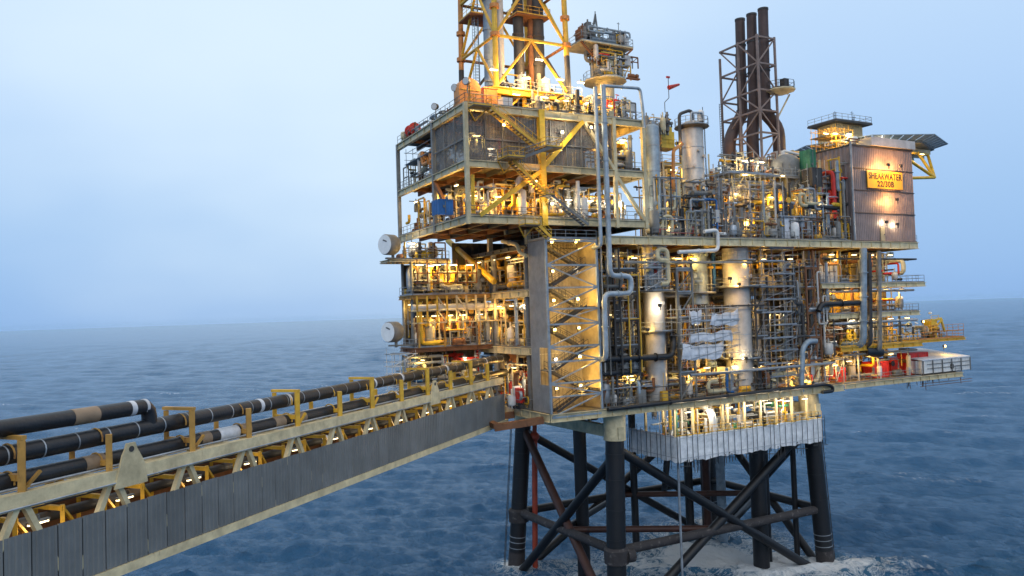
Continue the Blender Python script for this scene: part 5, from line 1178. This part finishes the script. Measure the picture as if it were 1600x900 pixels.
def bay(label, x0, x1, y0, y1, z0, z1, n=26, seed=1, big=.5, axis='x', pal=None, floor=True):
    """pipes, valves, trays, cabinets, small vessels and supports filling one bay of the plant"""
    rg = random.Random(seed * 77 + 5); T = thing('pipework', label, 'pipework', ((x0 + x1) / 2, (y0 + y1) / 2, z0), 'bays of dense pipework'); NB[0] += 1; pm = pal or PM
    rx = lambda: rg.uniform(x0, x1); ry = lambda: rg.uniform(y0, y1); rz = lambda: rg.uniform(z0 + .2, z1 - .2)
    for i in range(n):
        k = rg.random(); m_ = rg.choice(pm); p = MB()
        if k < .46:
            r = rg.choice((.06, .07, .08, .10, .12, .12, .15, .2, .26, .34)) * (.8 + big * .5); c = V((rx(), ry(), rz())); pts = [c.copy()]; last = -1
            for j in range(rg.randint(2, 6)):
                a = rg.choice([q for q in (0, 0, 1, 2, 2) if q != last]) if axis == 'x' else rg.choice([q for q in (0, 1, 1, 2, 2) if q != last]); last = a
                nv = (rx(), ry(), rz())[a]
                if abs(nv - c[a]) < r * 4: nv = min(max(c[a] + r * 5 * rg.choice((-1, 1)), (x0, y0, z0)[a]), (x1, y1, z1)[a])
                if abs(nv - c[a]) < r * 3: continue
                c = c.copy(); c[a] = nv; pts.append(c)
            if len(pts) < 2: pts.append(pts[0] + V((0, 0, .8)))
            p.path(pts, r, 8 if r > .12 else 6)
            for a, b in zip(pts[:-1], pts[1:]):
                if (b - a).length > r * 12 and r > .09: p.flange(a.lerp(b, rg.uniform(.3, .7)), b - a, r * 1.6, .06, 10)
            if rg.random() < .4 and (pts[1] - pts[0]).length > 1.2: valve(p, pts[0].lerp(pts[1], .5), .24 + r, pts[1] - pts[0])
            p.build('pipe', m_, T)
        elif k < .56:
            x, y = rx(), ry(); r = rg.choice((.09, .13, .18, .25)); p.cone((x, y, z0), (x, y, z1), r, r, 9)
            for j in range(3): p.flange((x, y, rg.uniform(z0 + .4, z1 - .4)), (0, 0, 1), r * 1.5, .07)
            p.build('upright_pipe', m_, T)
        elif k < .64:
            x, y, z = rx(), ry(), z0 if rg.random() < .6 else rz(); w_, d_, h = rg.uniform(.4, 1.3), rg.uniform(.3, .7), rg.uniform(.6, 1.9)
            p.box((x, y, z), (x + w_, y + d_, min(z + h, z1))); p.box((x + .06, y - .03, z + .08), (x + w_ - .06, y - .003, min(z + h, z1) - .08)); p.cone((x + w_ / 2, y + d_ / 2, z), (x + w_ / 2, y + d_ / 2, z1), .04, .04, 5); p.build('cabinet', rg.choice((grey, white, lagging, bluegrey, cream, m_)), T)
        elif k < .72:
            z, y = rg.uniform(z0 + (z1 - z0) * .4, z1 - .3), ry()
            if axis == 'x': a, b, s = V((x0, y, z)), V((x1, y, z)), V((0, .22, 0))
            else: x = rx(); a, b, s = V((x, y0, z)), V((x, y1, z)), V((.22, 0, 0))
            p.bar(a - s, b - s, .03, .1); p.bar(a + s, b + s, .03, .1)
            for j in range(int((b - a).length / .4)): u = a.lerp(b, (j + .5) / int((b - a).length / .4)); p.bar(u - s, u + s, .05, .03)
            for j in (-.1, 0, .1): p.cone(a + s * j * 5 + V((0, 0, .05)), b + s * j * 5 + V((0, 0, .05)), .04, .04, 5)
            p.build('cable_tray', galv, T)
        elif k < .83:
            x, y = rx(), ry(); h = rg.uniform(.5, .98) * (z1 - z0); w_ = rg.uniform(.9, 2.4)
            d = V((w_, 0, 0)) if axis == 'x' else V((0, w_, 0)); a = V((x, y, z0)); b = a + d; u = V((0, 0, h))
            p.bar(a, a + u, .14); p.bar(b, b + u, .14); p.bar(a + u, b + u, .14, .18); p.bar(a + u * .55, b + u * .55, .12)
            if rg.random() < .5: p.bar(a, b + u, .09)
            p.build('support_frame', rg.choice((yellow, cream, rusty, grey, galv)), T)
        elif k < .91:
            r = rg.uniform(.3, .7); x, y = rx(), ry(); h = rg.uniform(1.0, min(3.2, (z1 - z0) * .8)); p.lathe((x, y, z0 + .4), [(r * .3, -.1), (r * .9, .05), (r, .2), (r, h - .2), (r * .8, h), (r * .2, h + .1)], 14)
            for q in range(3): p.bar((x + r * .8 * cos(q * 2.1), y + r * .8 * sin(q * 2.1), z0), (x + r * .8 * cos(q * 2.1), y + r * .8 * sin(q * 2.1), z0 + .7), .1)
            p.cone((x, y, z0 + h + .3), (x, y, min(z1, z0 + h + 1.2)), .09); p.build('small_vessel', rg.choice((lagging, grey, white, cream, m_)), T)
        else:
            c = V((rx(), ry(), z0 + .5)); L_ = rg.uniform(.8, 1.8); d = V((1, 0, 0)) if rg.random() < .5 else V((0, 1, 0)); r = rg.uniform(.22, .42)
            p.lathe(c, [(r * .4, -.12), (r, 0), (r, L_ * .6), (r * .6, L_ * .62), (r * .6, L_ * .8), (r * 1.15, L_ * .82), (r * 1.15, L_)], 12, axis=d); e_ = c + d * L_; p.box((min(c.x, e_.x) - .25, min(c.y, e_.y) - .25, z0), (max(c.x, e_.x) + .25, max(c.y, e_.y) + .25, z0 + .2)); p.build('pump', m_, T)
    return T
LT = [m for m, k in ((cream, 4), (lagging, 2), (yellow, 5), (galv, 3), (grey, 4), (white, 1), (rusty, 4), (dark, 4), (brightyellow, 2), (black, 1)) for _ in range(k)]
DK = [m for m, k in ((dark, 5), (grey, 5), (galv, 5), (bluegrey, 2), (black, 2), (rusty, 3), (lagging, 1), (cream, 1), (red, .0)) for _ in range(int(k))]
sd = 1
def bays(labels, x0, x1, y0, y1, z0, z1, n, axis='x', pal=None, big=.5):
    global sd; k = len(labels)
    for i, lb in enumerate(labels):
        sd += 1
        if axis == 'x': a, b = x0 + (x1 - x0) * i / k, x0 + (x1 - x0) * (i + 1) / k; bay(lb, a + .1, b - .1, y0, y1, z0, z1, n, sd, big, 'x', pal)
        else: a, b = y0 + (y1 - y0) * i / k, y0 + (y1 - y0) * (i + 1) / k; bay(lb, x0, x1, a + .1, b - .1, z0, z1, n, sd, big, 'y', pal)
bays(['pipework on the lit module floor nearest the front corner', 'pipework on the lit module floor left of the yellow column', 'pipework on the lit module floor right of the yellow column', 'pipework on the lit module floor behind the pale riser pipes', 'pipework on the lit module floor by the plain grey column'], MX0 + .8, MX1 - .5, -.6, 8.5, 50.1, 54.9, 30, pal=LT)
bays(['pipework behind the mesh walls of the upper module storey', 'dim pipework behind the mesh walls near the yellow column'], MX0 + 2, -1, 1, 8, 56.5, 61.5, 16)
bays(['bright pipework in the open end bay of the upper module storey'], 1.5, MX1 - .3, -.8, 8, 56.5, 61.6, 34, pal=LT)
bays(['pipework in the open back bay on the module upper storey', 'pipework against the sky at the far end of the upper module storey'], MX0 + .6, MX0 + 3.5, 9, MY1 - .5, 56.5, 61.0, 13, 'y')
bays(['pipework at the far end of the lower module storey', 'pipework beside the blue box on the lower module storey'], MX0 + .6, MX0 + 4.5, 8, MY1 - .5, 50.1, 55.0, 20, 'y', pal=LT)
bays(['clutter on the module roof between the orange housing and the stairs', 'clutter on the module roof below the derrick', 'clutter on the module roof near the crane pedestal', 'clutter on the module roof at the end by the plain grey column'], -9.5, MX1 - .2, -.8, 5.5, 63.1, 66.4, 32, big=.1)
bays(['low clutter along the side edge of the module roof', 'low clutter at the far corner of the module roof'], MX0 + .3, MX0 + 3.5, 2, MY1 - 1, 63.1, 64.6, 14, 'y', big=.0)
bays(['drill floor machinery behind the nearest derrick leg', 'drill floor machinery under the dark cylinders'], -12.5, -1.5, 3.5, 10, 66.5, 69.4, 18, pal=DK + [yellow, rusty], big=.2)
for z0, z1, nm, n in ((41.5, 46.5, 'upper lit bridge side deck', 26), (34.3, 40.5, 'middle bridge side deck with long pale pipes', 34), (26.5, 33.2, 'shadowed lowest bridge side deck', 26)):
    bays([f'pipework on the {nm}, end by the stair tower', f'pipework on the {nm}, centre bay', f'pipework on the {nm}, far end'], XL + .3, -4, 3, 25.5, z0, z1, n, 'y', pal=LT if z0 != 26.5 else None)
bays(['pipework on the upper outer corner deck, by the upper white drum', 'pipework on the upper outer corner deck, middle', 'pipework on the upper outer corner deck, inner end'], -20.8, -10, 13.3, 16.8, 41.5, 45.4, 26, pal=LT)
bays(['pipework on the lower outer corner deck, by the lower white drum', 'brightly lit pipework in the middle of the lower outer corner deck', 'pipework on the lower outer corner deck, inner end'], -20.8, -10, 12.8, 16.8, 34.6, 40.6, 40, pal=LT)
bays(['pipework on the top ledge beside the upper white drum'], -21.8, -16, 13.8, 16.8, 46.2, 48.4, 20, pal=LT, big=.1)
bays(['light steelwork and pipes under the far walkway, near half', 'light steelwork and pipes under the far walkway, far half'], -22.6, -10.5, 12.8, 16.5, 29.8, 33.6, 26, big=.1)
bays(['equipment around the red box at the bridge landing'], -11, -9, 3, 9, 26.5, 29.3, 14, 'y', pal=LT)
bays(['crowded skids on the lowest deck beside the stair tower', 'rust coloured skids at the front of the lowest deck', 'skids on the lowest deck under the tarpaulins', 'dark skids on the lowest deck below the bright cream column', 'skids on the lowest deck at the tall scaffold', 'skids on the lowest deck near the glowing column'], -1.8, 40.5, -1.5, 3.2, 26.5, 30.2, 30, big=.3)
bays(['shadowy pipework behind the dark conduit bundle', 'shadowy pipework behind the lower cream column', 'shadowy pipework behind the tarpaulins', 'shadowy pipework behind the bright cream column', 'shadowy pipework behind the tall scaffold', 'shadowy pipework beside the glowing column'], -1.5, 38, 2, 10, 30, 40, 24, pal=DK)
bays(['pipework high under the pale girder beside the stair tower', 'pipework high under the pale girder at the grey pipes', 'pipework high under the pale girder by the lower grey column', 'pipework high under the pale girder at the bright cream column', 'pipework high under the pale girder by the tall scaffold', 'pipework high under the pale girder near the white cabinet'], -1.5, 38, 1.6, 8, 40.7, 46.5, 22)
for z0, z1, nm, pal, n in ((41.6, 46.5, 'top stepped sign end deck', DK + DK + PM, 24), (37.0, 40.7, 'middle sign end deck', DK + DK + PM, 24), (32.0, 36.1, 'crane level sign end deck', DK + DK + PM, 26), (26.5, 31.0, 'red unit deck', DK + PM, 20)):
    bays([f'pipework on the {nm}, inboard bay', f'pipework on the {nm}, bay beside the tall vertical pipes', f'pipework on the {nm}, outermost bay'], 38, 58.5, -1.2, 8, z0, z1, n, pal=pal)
bays(['small gear at the foot of the yellow deck crane'], 60.5, 68, -.8, 4, 32.2, 34.2, 16, pal=LT, big=.0)
bays(['upper deck pipework between the plain grey column and the white column', 'upper deck pipework right beside the white process column', 'upper deck pipework at the squat vessel', 'upper deck pipework under the dense scaffold', 'upper deck pipework beside the pale framed cabin', 'upper deck pipework near the domed tank', 'upper deck pipework at the foot of the sign block'], 8, 45.5, -1.2, 5, 48, 56.5, 40)
bays(['set back upper deck pipework behind the white column', 'set back upper deck pipework below the exhaust stacks', 'set back upper deck pipework behind the domed tank'], 13, 45, 6, 11, 48, 60, 36, pal=LT)
bays(['yellow lit equipment at the foot of the exhaust frame', 'yellow lit equipment between exhaust frame and control tower', 'yellow lit equipment on the roof beside the control tower'], 29, 46, 4, 12, 57, 63, 44, pal=LT, big=.2)
bays(['clutter high on the head of the plain grey column'], 9, 13.5, .5, 4, 62.3, 65.5, 22, big=.0)
bays(['yellow lit gear on the sheeted platform, end by the front leg', 'yellow lit gear on the sheeted platform, middle', 'yellow lit gear on the sheeted platform, sign end'], 9.5, 34.5, -2.0, 5, 19.2, 25.2, 30, pal=[m for m, k in ((brightyellow, 3), (yellow, 4), (white, 4), (lagging, 4), (galv, 3), (cream, 4), (orange, 1), (green, 1)) for _ in range(k)], big=.2)
bays(['pipework inside the front railing of the sign block roof'], 45.5, 58, -1, 4, 63.3, 64.8, 16, big=.0, pal=LT)
bays(['dark pipework under the lowest deck behind the front leg', 'dark pipework under the lowest deck above the conductors'], 2, 36, 8, 20, 22, 25.3, 18, pal=DK)
bays(['small wall pipes at the end of the drilling module near the risers'], 6.2, 9, -1.8, 2, 40.8, 46.7, 18)
bays(['tall pipes crowding the corner between scaffold and sign block'], 42.5, 45.2, -1.6, 3, 48, 61, 34)
bays(['thin front pipework beside the pale riser pipes'], -1.5, 4.5, -1.7, 1.0, 30.5, 46.4, 26, big=-.2, pal=DK)
bays(['thin front pipework beside the tall scaffold', 'thin front pipework above the glowing column'], 30.5, 40, -1.7, 1.0, 30.5, 46.4, 26, big=-.2, pal=DK)
bays(['pipes and gear crowding the lower platform of the crane pedestal', 'pipes and gear crowding the top platform of the crane pedestal'][:1], mst[0] - 2.7, mst[0] + 2.7, 5.4, 6.6, mst[2], mst[3] - 1.2, 22, big=-.2)
bay('gear crowding the top platform of the crane pedestal', F(897, 75, 8).x, F(972, 75, 8).x, 5.8, 8, mst[3], mst[3] + 2.3, 26, 991, -.1)
bay('pipework under the top platform of the crane pedestal', F(910, 75, 8).x, F(968, 75, 8).x, 5.8, 8, mst[3] - 2.6, mst[3] - .3, 18, 992, -.1)
bays(['thin front pipework on the upper deck by the plain grey column', 'thin front pipework on the upper deck before the white column', 'thin front pipework on the upper deck before the squat vessel', 'thin front pipework on the upper deck before the pale cabin', 'thin front pipework on the upper deck before the domed tank'], 7, 45, -1.7, .5, 48, 52, 20, big=-.2, pal=DK + PM)
for i, (z, x0, x1) in enumerate(((45.2, 38, 60), (40.2, 39, 59), (35.4, 40, 59.5), (34.6, 42, 58), (30.6, 41.5, 59), (29.6, 12, 40), (38.6, 14, 26), (44.6, 2, 24))):
    pr(('dark cable pipe under the pale girder at the sign end', 'dark pipe along the middle sign end deck ceiling', 'dark pipe along the crane level ceiling', 'lower dark pipe along the crane level', 'dark pipe above the red units', 'dark pipe crossing low before the columns', 'dark pipe crossing at the tarpaulins', 'dark pipe crossing high under the pale girder')[i],
       [(x0, -1.75, z), (x1, -1.75, z), (x1, 1.5, z)], .13 + .04 * (i % 3), (dark, grey, galv)[i % 3])
def rack(label, x0, x1, y0, y1, z0, lv, nx, mt, rm):
    T = thing('steel_rack', label, 'steel rack', ((x0 + x1) / 2, (y0 + y1) / 2, z0))
    for i in range(nx + 1):
        for y in (y0, y1): x = x0 + (x1 - x0) * i / nx; p = MB(); p.bar((x, y, z0), (x, y, lv[-1] + (1.2 if i % 2 else 0)), .24); p.build('column', mt, T)
    for k, z in enumerate(lv):
        p = MB(); p.box((x0, y0, z - .08), (x1, y1, z)); p.build('grating_floor', grating, T)
        for y in (y0, y1): p = MB(); p.bar((x0, y, z - .22), (x1, y, z - .22), .14, .28); p.build('beam', mt, T)
        p = MB(); p.rail([(x0, y1, z), (x0, y0, z), (x1, y0, z), (x1, y1, z)], 1.1); p.build('handrail', rm, T)
        zb = z0 if k == 0 else lv[k - 1]
        for i in range(0, nx, 2): xa, xb = x0 + (x1 - x0) * i / nx, x0 + (x1 - x0) * (i + 1) / nx; p = MB(); p.bar((xa, y0, zb + .1), (xb, y0, z - .3), .14); p.build('brace', mt, T)
rack('long grey steel rack of floors on the upper deck near the domed tank', 24.5, 38.5, 2.2, 5.5, 47.95, (51.4, 54.8, 58.2), 5, grey, galv)
rack('cream steel rack between the plain grey column and the white column', 12.2, 15.6, 2.4, 6, 47.95, (51.8, 55.2, 58.8), 1, cream, yellow)
rack('dark steel rack between the bright cream column and the tall scaffold', 24.6, 27.0, -1.3, 2, 26.45, (30.4, 34.2, 37.8, 41.4), 1, dark, galv)
rack('grey steel rack between the lower cream column and the tarpaulins', 10.6, 13.2, -1.4, 1.5, 26.45, (30.0, 33.6, 37.2, 40.7, 43.8), 1, grey, galv)
rack('rust stained steel rack between the tall scaffold and the white louvred cabinet', 34.8, 37.4, -1.4, 2, 26.45, (30.4, 33.8, 37.4, 41.0, 44), 1, rusty, galv)
rack('small grey rack beside the stair tower and the dark conduit bundle', .6, 4.2, -1.2, 2, 26.45, (30.6, 34.0, 37.4, 40.8, 43.8), 1, dark, galv)
# ------------------------------------------------------------------ lamps of the platform
GL = lambda s: 'lamps, ' + s
lamps([(x, y, 52.7) for x in (-17.5, -14.2, -11.2, -7.5, -4.4, -1.2, 3.2) for y in (.8,)] + [(x, 5, 53.2) for x in (-15, -9, -3, 3)], 'lit strip lamp under the ceiling of the lower module storey', GL('lower module storey'), 300)
lamps([(-18.4, y, 54.4) for y in (4, 11, 18)], 'lit strip lamp along the side of the lower module storey', GL('lower module storey side'), 160, rz=pi / 2)
lamps([(3.4, -.6, 60.6), (4.6, 2.5, 58.5), (2.6, 4, 61)], 'lit strip lamp in the open end bay of the upper module storey', GL('upper module storey end bay'), 330)
lamps([(-16, 3, 60.5), (-13, 5, 59.5), (-8, 5, 60.8), (-3, 5, 60)], 'lamp glimmering behind the dark mesh wall of the module', GL('behind the mesh wall'), 420)
lamps([(-6.9, -2.2, 60.4)], 'flood lamp shining on the stairs against the dark mesh wall', GL('module stairs'), 320, 'flood')
lamps([(-2.6, -2.1, 61.4)], 'small flood lamp at the top of the cream diagonal brace', GL('module face'), 120, 'flood')
lamps([(XL + .4, y, 46.0) for y in (4, 8.5, 13, 17.5, 22)], 'lit strip lamp in the row lighting the upper bridge side deck', GL('upper bridge side deck'), 230, rz=pi / 2)
lamps([(XL + .4, y, 39.6) for y in (4.5, 8, 11.5, 15, 18.5, 22)], 'lit strip lamp in the row lighting the middle bridge side deck', GL('middle bridge side deck'), 240, rz=pi / 2)
lamps([(-7, y, 36.8) for y in (5, 12, 19)], 'lit strip lamp deep inside the middle bridge side deck', GL('inside the middle bridge side deck'), 260, rz=pi / 2)
lamps([(x, 12.6, 45.3) for x in (-20.2, -17.8, -15.4, -13)] + [(-18.5, 13.2, 45.2)], 'lit strip lamp in the row over the upper outer corner deck', GL('upper outer corner deck'), 210)
lamps([(x, 13.1, 38.6) for x in (-20.2, -18, -16, -14, -11.6)] + [(x, 16.5, 40.2) for x in (-20, -15, -11)], 'lit strip lamp in the row over the lower outer corner deck', GL('lower outer corner deck'), 220)
lamps([(-20.5, 14.5, 48.3)], 'lit strip lamp on the top ledge by the upper white drum', GL('top ledge'), 150)
lamps([(x, 13, 32.9) for x in (-20, -14)], 'lit strip lamp below the far walkway', GL('below the far walkway'), 120, rz=pi / 2)
lamps([(-8.6, 4, 30.6), (-9.2, 8, 31.5), (-7.5, 14, 30.8)], 'lit strip lamp over the bridge landing', GL('bridge landing'), 260, rz=pi / 2)
lamps([(x, -2.2, 24.9) for x in (11, 14.6, 18.2, 21.8, 25.4, 29, 32.6)] + [(x, 3.2, 24.6) for x in (12, 18, 24, 30)], 'lit strip lamp over the sheeted platform under the lowest deck', GL('sheeted platform'), 190, col=PALE)
lamps([(12.8, -.4, 30.0), (17, .6, 30.2), (21.5, 0, 30.2), (27, .6, 30.2), (32.0, -.2, 30.0), (36.5, .4, 30.2), (3.5, 0, 30.0), (7.5, .6, 30.0)], 'lit strip lamp over the skids on the lowest deck', GL('skids on the lowest deck'), 190)
b = F(1263, 592, -2); lamps([(b.x - .6, -1.9, 27.0), (b.x + .9, -1.9, 27.1)], 'flood lamp at the foot of the glowing cream column', GL('glowing column'), 230, 'flood', pi)
lamps([(40.6, -1.0, 29.2), (44, -.8, 29.6), (48.5, -.8, 30.2), (53.5, -1.0, 30.2)], 'lit strip lamp above the red units', GL('red units'), 200)
lamps([(x, -1.0, 45.9) for x in (41, 46, 50, 54.5)] + [(48, 4, 45.5)], 'lit strip lamp on the top stepped sign end deck', GL('top stepped sign end deck'), 190)
lamps([(x, -.9, 40.4) for x in (41, 44, 48, 53, 57)], 'lit strip lamp on the middle sign end deck', GL('middle sign end deck'), 170)
lamps([(x, -.9, 35.8) for x in (45, 49.5, 54, 58)], 'lit strip lamp on the crane level sign end deck', GL('crane level sign end deck'), 150)
lamps([(62.5, -.5, 35.0), (69.5, .6, 30.6)], 'lamp near the yellow deck crane', GL('yellow deck crane'), 150, 'flood')
c1 = F(1152, 500, -1); lamps([(c1.x - 2.3, -1.9, 31.4), (c1.x + .4, -1.9, 31.3), (c1.x - 1.6, -1.6, 42.4), (c1.x + 2.0, -1.4, 44.6), (c1.x - .3, -1.9, 41.6)], 'flood lamp on a platform of the brightest cream column', GL('brightest cream column'), 220, 'flood', pi)
c2 = F(1022, 500, -1); lamps([(c2.x + .2, -2.0, 39.0), (c2.x - 1.6, -1.6, 35.9)], 'flood lamp on the lower cream column', GL('lower cream column'), 200, 'flood', pi)
lamps([(2.2, .2, 45.6), (5.6, .8, 45.4), (13.5, 1.5, 45.4), (1.0, .8, 38), (10, 2, 38.5), (17, 2.5, 45.5), (26, 2, 45.4), (30, 2, 45.4), (35, 1.5, 45.4), (27, 2.5, 38.5), (33, 2.5, 38.0), (14.5, 3, 33)], 'lamp among the pipes high under the pale girder', GL('under the pale girder'), 210)
lamps([(12.5, 2.5, 53.5), (11.0, 1.5, 50.2), (14.5, 3, 58)], 'lamp between the plain grey column and the white process column', GL('beside the white column'), 260)
c3 = F(1066, 225, 2); lamps([(c3.x - .4, 2.6, c3.z + .2)], 'flood lamp high beside the white process column', GL('white column'), 160, 'flood', pi / 2)
lamps([(23.5, .4, 54.6), (26.5, 1, 51.0), (21, .5, 51.0), (30.5, .4, 54.4), (35.5, 1, 54.4), (40.5, .6, 54.0), (26, 1, 57.6), (34, 1.5, 58.0), (39, 1.5, 50.8), (44, 1, 51)], 'lamp among the upper deck equipment', GL('upper deck equipment'), 190)
lamps([(x, 5.4, 60.8) for x in (30.5, 34, 37.5, 41.5, 45)] + [(33, 10, 62), (40, 11, 62)], 'lamp at the foot of the exhaust frame', GL('foot of the exhaust frame'), 300)
lamps([(47, 2.2, 65.6), (50.5, 2.4, 65.8), (52.2, 6.5, 66.8)], 'lamp on the roof walk beside the control tower', GL('roof walk'), 380)
lamps([(47, 4, 66.0), (60, 3.4, 64.7)], 'lamp under the edge of the helideck', GL('helideck edge'), 330)
b = F(1395, 350, -2.4); lamps([(b.x - 2.2, -2.9, 50.9), (b.x + .4, -2.9, 50.6)], 'lamp over the door of the sign block', GL('sign block door'), 90, 'flood', pi)
lamps([(-11.5, .6, 65.4), (-8, -.2, 65.2), (-4.5, .2, 65.2), (-1.0, .4, 65.3), (2.5, .4, 65.3)], 'lamp among the clutter on the module roof', GL('module roof'), 220)
lamps([(-15.2, -.8, 67.6), (-10.0, .6, 67.6), (-5, .8, 68.0), (-1.5, 1.4, 68.2), (-6, 4.2, 71.5)], 'lamp lighting the yellow derrick from its foot', GL('derrick foot'), 850, 'strip', 0, (1, .62, .25))
lamps([(4.2, 5.0, 68.2)], 'lamp under the crane pedestal platform', GL('crane pedestal'), 220)
lamps([(16, 9, 28), (30, 9, 28), (8, 8, 36), (22, 8.5, 36), (34, 8, 36), (16, 8, 44), (30, 7.5, 44)], 'lamp deep among the pipes behind the process columns', GL('behind the process columns'), 170)
q1, q2, q3 = F(822, 212, -2.4), F(836, 300, -2.4), F(862, 342, -2.4)
lamps([(q2.x, -2.5, q2.z + 1.2), (q3.x, -2.5, q3.z + 1.8), (q1.x - 3, -2.4, q1.z + 1)], 'flood lamp by the stairs outside the drilling module', GL('stairs outside the module'), 170, 'flood')
lamps([(66, .5, 63.2)], 'lamp under the overhanging helideck beside the yellow truss', GL('under the helideck'), 260)
# fire station box at the landing
p = MB(); a = FX(812, 638, -10.4); p.box((-10.6, a.y - .6, 27.3), (-10, a.y + .8, 29.1)); p.box((-10.65, a.y - .4, 27.5), (-10.602, a.y + .6, 28.9)); solo(p, 'fire_cabinet', red, 'red fire cabinet at the bridge landing', 'fire cabinet')
# landing bracket under the end of the bridge
p = MB(); p.bar((-9.9, -.5, 25.6), (-15.5, 1.5, 25.0), .9, .8); p.bar((-9.9, 7, 25.5), (-14.0, 9.5, 25.0), .9, .8); p.bar((-15.4, 1.0, 25.2), (-13.6, 10, 25.2), .8, .6); solo(p, 'landing_bracket', rusty, 'rust brown bracket that carries the bridge end', 'bracket')

# ------------------------------------------------------------------ tidy
for o in S.objects:
    if '_o' in o: del o['_o']
bpy.context.view_layer.update()
